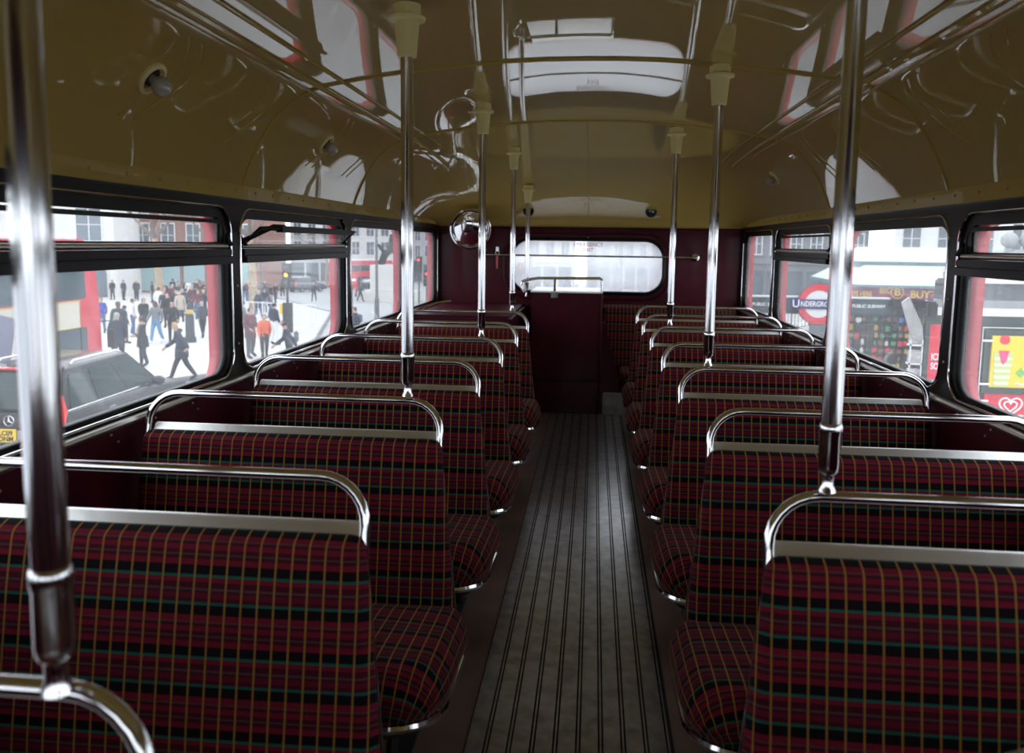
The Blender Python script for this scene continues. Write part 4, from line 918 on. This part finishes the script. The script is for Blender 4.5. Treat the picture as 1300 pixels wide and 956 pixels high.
b = MB(); b.tube([(0, 0, 0), (0, 0, 2.2)], .055, 10); b.build('post', IRON, pb); b = MB(); b.box(-.20, -.06, -.1, .06, 1.55, 2.0); b.build('button_box', mat('yellow_box', (.8, .5, .03), .4), pb, bevel=.01)

# ------------------------------------------------------------------ souvenir kiosk
PURP = mat('purple_fascia', (.25, .02, .10), .4); YEL = mat('yellow_lettering', (.85, .55, .05), .4); PALEG = mat('pale_green_roof', (.56, .64, .61), .6, noise=.1, nscale=3); TEAL = mat('dark_teal_edge', (.10, .20, .22), .5)
kr = -.06; kz = g(18.5)+.1; KS = 1.5
KX = 5.615
ki = tag(empty('souvenir_kiosk', (KX, 18.75, kz), kr), 'souvenir kiosk with purple fascia, yellow lettering and pale green canopy roof', 'kiosk')
Wk = 1.5; z_f = (.317-kz)/KS; ki.scale = (KS, KS, KS)
b = MB(); b.box(0, Wk, 1.2, 2.4, 0, z_f); b.box(.0, .06, .0, 1.2, 0, z_f); b.build('body', SLATE, ki, smooth=False)
b = MB(); b.box(-.1, Wk+.02, -.16, -.05, z_f, z_f+.20); b.build('fascia', PURP, ki, bevel=.005)
FK = lambda p, q, d: (p, -.161-d, q+z_f)
text('lettering', 'KEYS HERE', .10, .004, lambda p, q, d: FK(p+.16, q+.065, d), YEL, ki, bold=.003, sx=.72)
text('lettering', 'BIG', .125, .004, lambda p, q, d: FK(p+.52, q+.12, d), YEL, ki, bold=.003, sx=.9)
text('lettering', 'B', .16, .004, lambda p, q, d: FK(p+.68, q+.10, d), YEL, ki, bold=.003)
b = MB(); b.tube([(0.68+.085*math.cos(2*PI*k/20), -.163, .10+z_f+.085*math.sin(2*PI*k/20)) for k in range(20)], .008, 6, closed=True); b.build('ring_mark', YEL, ki)
text('lettering', 'BUY*', .15, .004, lambda p, q, d: FK(p+1.02, q+.07, d), YEL, ki, bold=.004, sx=.95)
# canopy: sloping lower roof and lantern
z_r = z_f+.21
b = MB(); b.hexa([(.04, -.45, z_r), (Wk+.3, -.45, z_r), (Wk+.3, 2.8, z_r), (.04, 2.8, z_r), (.35, .35, z_r+.26), (Wk+.2, .35, z_r+.26), (Wk+.2, 2.1, z_r+.26), (.35, 2.1, z_r+.26)]); b.build('canopy_roof', PALEG, ki, smooth=False)
b = MB(); b.box(.02, Wk+.32, -.47, 2.82, z_r-.03, z_r+.005); b.build('canopy_edge', TEAL, ki)
b = MB(); b.box(.30, Wk+.3, .5, 2.0, z_r+.24, z_r+.32); b.build('lantern_base', TEAL, ki)
b = MB(); b.hexa([(.28, .45, z_r+.32), (Wk+.4, .45, z_r+.32), (Wk+.4, 2.05, z_r+.32), (.28, 2.05, z_r+.32), (.56, .75, z_r+.54), (Wk+.35, .75, z_r+.54), (Wk+.35, 1.8, z_r+.54), (.56, 1.8, z_r+.54)]); b.build('lantern_roof', PALEG, ki, smooth=False)
b = MB(); b.box(.10, Wk-.25, .02, .08, z_f-.12, z_f-.03); b.build('rack_bar', DGREY, ki)
b = MB(); b.box(Wk-.22, Wk-.02, -.1, .9, 0, z_f-.1); b.build('glass_display', mat('display_glass', (.5, .52, .53), .1, spec=1), ki, bevel=.01)
for k in range(6):
    b = MB(); b.box(Wk-.225, Wk-.015, -.105, .905, .35+k*.35, .37+k*.35); b.build('display_shelf', FRAME, ki)
souc = [('red', (.5, .04, .05)), ('yellow', (.40, .28, .06)), ('white', (.6, .6, .6)), ('green', (.08, .25, .12)), ('brown', (.18, .10, .06)), ('blue', (.07, .10, .3)), ('dark', (.05, .04, .05)), ('pink', (.5, .18, .25))]
KM = Matrix.Rotation(kr, 4, 'Z')
for i in range(13):
    for j in range(13):
        rnd = random.Random(i*31+j); n_, c_ = souc[rnd.choice([0, 1, 2, 4, 4, 6, 6, 3, 5, 6, 6, 4, 4, 6, 4, 6, 0])]
        lx = .12+i*.086+rnd.uniform(-.012, .012); lz = z_f-.20-j*.115+rnd.uniform(-.015, .015)
        p = KM @ Vector((lx, .02, 0)); kd = rnd.randrange(3)
        o = MB()
        if kd == 0: o.box(-.05, .05, -.015, .015, -.075, .06)
        elif kd == 1: o.lathe([(0, -.07), (.04, -.06), (.05, 0), (.03, .05), (0, .06)], n=10)
        else: o.prism([(-.06, -.02), (-.03, -.07), (.03, -.07), (.06, -.02), (.05, .05), (-.05, .05)], lambda p_, q_, d: (p_, d, q_), -.02, .02)
        o.tube([(0, 0, .05), (0, .0, .085)], .004, 4)
        s_ = o.build('souvenir', mat('souvenir_'+n_, c_, .5), bevel=.006 if kd != 1 else 0); s_.scale = (.93*rnd.uniform(.7, 1.15), .93, .93*rnd.uniform(.8, 1.2)); s_.location = (KX+KS*p.x, 18.75+KS*p.y, kz+KS*lz)
        tag(s_, 'small souvenir hanging in rows on the dark kiosk front', 'souvenir', 'souvenirs hanging on the kiosk')
for i, (x, y) in enumerate(((3.6, 10.75), (4.35, 10.8))):
    h_ = tag(empty('bicycle_hoop', (x, y, g(y)+.1)), ['left', 'right'][i]+' curved steel bicycle hoop before the kiosk railing', 'bicycle hoop')
    b = MB(); b.tube([(-.3, 0, 0), (-.3, 0, .7)]+[(-.3*math.cos(PI*k/10), 0, .7+.3*math.sin(PI*k/10)) for k in range(1, 10)]+[(.3, 0, .7), (.3, 0, 0)], .03, 8); b.build('hoop', ALLOY, h_)

# ------------------------------------------------------------------ ice cream kiosk
GREEN = mat('dark_green_kiosk', (.02, .045, .04), .45, coat=.3); POST = mat('advert_red', (.70, .02, .05), .4); POSTB = mat('advert_light_blue', (.2, .5, .75), .4)
kz2 = g(9)+.1; ic = tag(empty('ice_cream_kiosk', (3.62, 9.05, kz2), 0), 'dark green ice cream kiosk with grey flat roof and pale eaves', 'kiosk')
Zk = lambda z: z-kz2
b = MB(); 
def trap(x0, x1, y0, y1, z0, z1): b.prism([(x0, y0), (x1, y0), (x1, y1), (x0+(y1-y0)*.46, y1)], lambda p, q, d: (p, q, d), z0, z1)
trap(-.055, 3.2, .0, 1.4, 0, Zk(.72)); b.build('body', GREEN, ic, smooth=False)
b = MB(); trap(-.06, 3.4, -.12, 1.75, Zk(.72), Zk(.80)); b.build('pale_gutter', FRAME, ic)
b = MB(); trap(.42, 3.5, -.05, 1.9, Zk(.88), Zk(1.06)); b.build('roof_upstand', mat('lead_grey', (.10, .11, .12), .6), ic)
b = MB(); trap(.0, 3.4, -.05, 1.8, Zk(.80), Zk(.88)); b.build('roof_deck', mat('zinc_grey', (.30, .31, .32), .6), ic)
b = MB(); trap(.36, 3.55, -.12, 1.95, Zk(1.06), Zk(1.13)); b.build('roof_edge', FRAME, ic)
b = MB(); b.box(.10, .34, -.1, .2, Zk(.84), Zk(1.10)); b.box(-.08, .02, -.16, -.06, Zk(.70), Zk(.86)); b.build('camera_housing', DGREY, ic, bevel=.02)
b = MB()
b.prism([(-.31, .84), (-.24, .90), (-.09, .60), (-.07, .45), (-.18, .45)], lambda p, q, d: (p, d, Zk(q)), -.06, -.02); b.build('side_awning', mat('clear_sheeting', (.34, .33, .33), .25, spec=.8, noise=.25, nscale=9), ic)
b = MB()
for k in range(5): b.box(-.20, -.07, -.06, .04, Zk(-.42+.2*k), Zk(-.40+.2*k))
for x_ in (-.20, -.08): b.box(x_, x_+.012, -.06, -.048, Zk(-.6), Zk(.45))
b.build('side_rack', FRAME, ic)
b = MB()
for k in range(5): b.box(-.19, -.08, -.05, .03, Zk(-.395+.2*k), Zk(-.27+.2*k))
b.build('card_stack', mat('pale_postcards', (.42, .40, .40), .5, noise=.5, nscale=30), ic)
def hearts(root, cx, cz, s, y, m_):
    H_ = lambda k, sc: (cx+s*sc*math.copysign(abs(math.sin(k))**3, math.sin(k))*1.0, cz+s*sc*.062*(13*math.cos(k)-5*math.cos(2*k)-2*math.cos(3*k)-math.cos(4*k))-s*.02)
    for a_, r_ in ((1.0, .085), (.56, .075)):
        b = MB(); b.tube([(H_(2*PI*k/40, a_)[0], y, H_(2*PI*k/40, a_)[1]) for k in range(40)], s*r_, 6, closed=True); b.build('heart_logo', m_, root)
ps = tag(empty('ice_cream_poster', (3.575, 9.05, kz2)), 'red poster reading ICE CREAM SOLD HERE with heart logo', 'poster')
b = MB(); b.box(.04, .50, -.03, -.002, Zk(0.02), Zk(.615)); b.build('red_sheet', POST, ps)
b = MB(); b.box(.04, .50, -.031, -.002, Zk(-.13), Zk(.02)); b.build('blue_sheet', POSTB, ps)
b = MB(); b.lathe([(0, 0), (.05, 0), (.05, .004)], (.12, -.031, Zk(-.06)), (0, -1, 0), 16); b.build('red_spot', POST, ps)
b = MB(); b.box(.0, .04, -.05, -.002, Zk(-.6), Zk(.65)); b.box(.47, .50, -.05, -.002, Zk(-.6), Zk(.65)); b.build('frame', GREEN, ps)
hearts(ps, .27, Zk(.50), .085, -.034, WHITE)
text('lettering', "WALL'S", .062, .003, lambda p, q, d: (p+.27, -.031-d, q+Zk(.385)), WHITE, ps, bold=.002)
text('lettering', 'ICE CREAM', .10, .003, lambda p, q, d: (p+.075, -.031-d, q+Zk(.265)), WHITE, ps, bold=.002, sx=.68, align='LEFT')
text('lettering', 'SOLD HERE', .10, .003, lambda p, q, d: (p+.075, -.031-d, q+Zk(.165)), WHITE, ps, bold=.002, sx=.68, align='LEFT')
YB = mat('advert_yellow', (.85, .62, .03), .4); LG = mat('smoothie_green', (.55, .65, .25), .5); PK = mat('berry_pink', (.75, .06, .20), .5); LGR = mat('leaf_green', (.18, .5, .12), .5)
yp = tag(empty('smoothie_advert', (4.20, 9.05, kz2)), 'yellow framed drink advert with a green layered cup and pink berry', 'advert')
b = MB(); b.box(.03, .95, -.10, -.07, Zk(-.03), Zk(.515)); b.build('yellow_sheet', YB, yp)
b = MB(); b.prism(rr(-.03, Zk(-.10), 1.02, Zk(.575), .01), lambda p, q, d: (p, d, q), -.069, -.04); b.build('frame', GREEN, yp)
b = MB(); b.tube([(-.07, -.09, Zk(-.2)), (-.07, -.09, Zk(.6)), (1.0, -.09, Zk(.6))], .008, 6)
for z in (.46, -.0, -.18): b.tube([(-.075, -.1, Zk(z)), (.03, -.1, Zk(z))], .013, 6)
b.build('bracket', ALLOY, yp)
cup = None
b = MB(); b.prism([(.05, .34), (.24, .34), (.21, -.02), (.07, -.02)], lambda p, q, d: (p, d, Zk(q)), -.106, -.10); cup = b.build('cup_picture', LG, yp)
for k in range(5): b = MB(); b.prism(rr(.055+.003*k, .26-.065*k, .236-.005*k, .29-.065*k, .012, 3), lambda p, q, d: (p, d, Zk(q)), -.110, -.106); b.build('cream_layer', mat('pale_cream', (.75, .8, .55), .5), cup)
b = MB(); b.prism([(.10, .36), (.20, .36), (.175, .25), (.145, .21), (.12, .26)], lambda p, q, d: (p, d, Zk(q)), -.114, -.106); b.build('berry', PK, cup)
b = MB(); b.prism(circ(.15, Zk(.475), .05, 20), lambda p, q, d: (p, d, q), -.106, -.10); b.build('red_badge', POST, yp)
b = MB(); b.prism([(.38, .46), (.56, .46), (.56, .12), (.43, .17), (.38, .22)], lambda p, q, d: (p, d, Zk(q)), -.106, -.10); b.prism([(.28, .13), (.34, .19), (.34, .155), (.40, .155), (.40, .105), (.34, .105), (.34, .07)], lambda p, q, d: (p, d, Zk(q)), -.106, -.10); b.build('green_tag', LGR, yp)
b = MB(); b.tube([(.28+.03*k, -.104, Zk(.01+.012*math.sin(k*2.1))) for k in range(12)], .010, 5); b.build('white_flourish', WHITE, yp)
wb = tag(empty('red_banner', (4.20, 9.05, kz2)), "red banner with white double heart logo under the yellow drink advert", 'banner')
b = MB(); b.box(.02, 1.0, -.036, -.004, Zk(-.62), Zk(-.11)); b.build('red_sheet', POST, wb)
hearts(wb, .29, Zk(-.235), .115, -.040, WHITE)
text('lettering', "WALL'S", .085, .003, lambda p, q, d: (p+.29, -.037-d, q+Zk(-.365)), WHITE, wb, bold=.003)
# domed stone kiosk roof further on
gd = g(13.5)+.1; dk = tag(empty('domed_kiosk', (6.64, 13.5, gd)), 'grey stone pyramid-roofed kiosk topped with round stone balls', 'kiosk')
dk.scale = (.794, .794, .794); zk3 = lambda z: (1.4056+(z-1.4056)*.794-gd)/.794
b = MB(); b.box(-1.0, 1.3, -1, 1, 0, zk3(.95)); b.build('body', STONE2, dk, smooth=False)
b = MB(); b.hexa([(-1.15, -1.15, zk3(.95)), (1.45, -1.15, zk3(.95)), (1.45, 1.15, zk3(.95)), (-1.15, 1.15, zk3(.95)), (-.2, -.3, zk3(1.42)), (.7, -.3, zk3(1.42)), (.7, .3, zk3(1.42)), (-.2, .3, zk3(1.42))]); b.build('pyramid_roof', mat('weathered_lead', (.36, .38, .38), .7, noise=.15, nscale=5), dk, smooth=False)
for (x, y) in ((-.30, -.2), (.02, -.25), (.42, -.1), (.62, .2)):
    b = MB(); b.lathe([(.08, 0), (.08, .08), (.05, .1)], (x, y, zk3(1.36)), n=12); b.ball((x, y, zk3(1.60)), .155, 16); b.build('stone_ball', mat('weathered_lead'), dk)
# low white canopies and dark structure behind the kiosk
cv = tag(empty('white_canopy', (10.6, 25, g(24)+.1)), 'white flat-roofed shelter on thin columns behind the kiosk roof', 'shelter')
zc4 = lambda z: z-g(24)-.1
b = MB(); b.box(-2.0, 2.4, -1, 1.5, zc4(1.0), zc4(1.25)); b.build('roof', FRAME, cv, bevel=.03)
for x in (-1.8, -.6, .6, 1.9): b = MB(); b.tube([(x, -.8, 0), (x, -.8, zc4(1.0))], .07, 8); b.build('column', FRAME, cv)
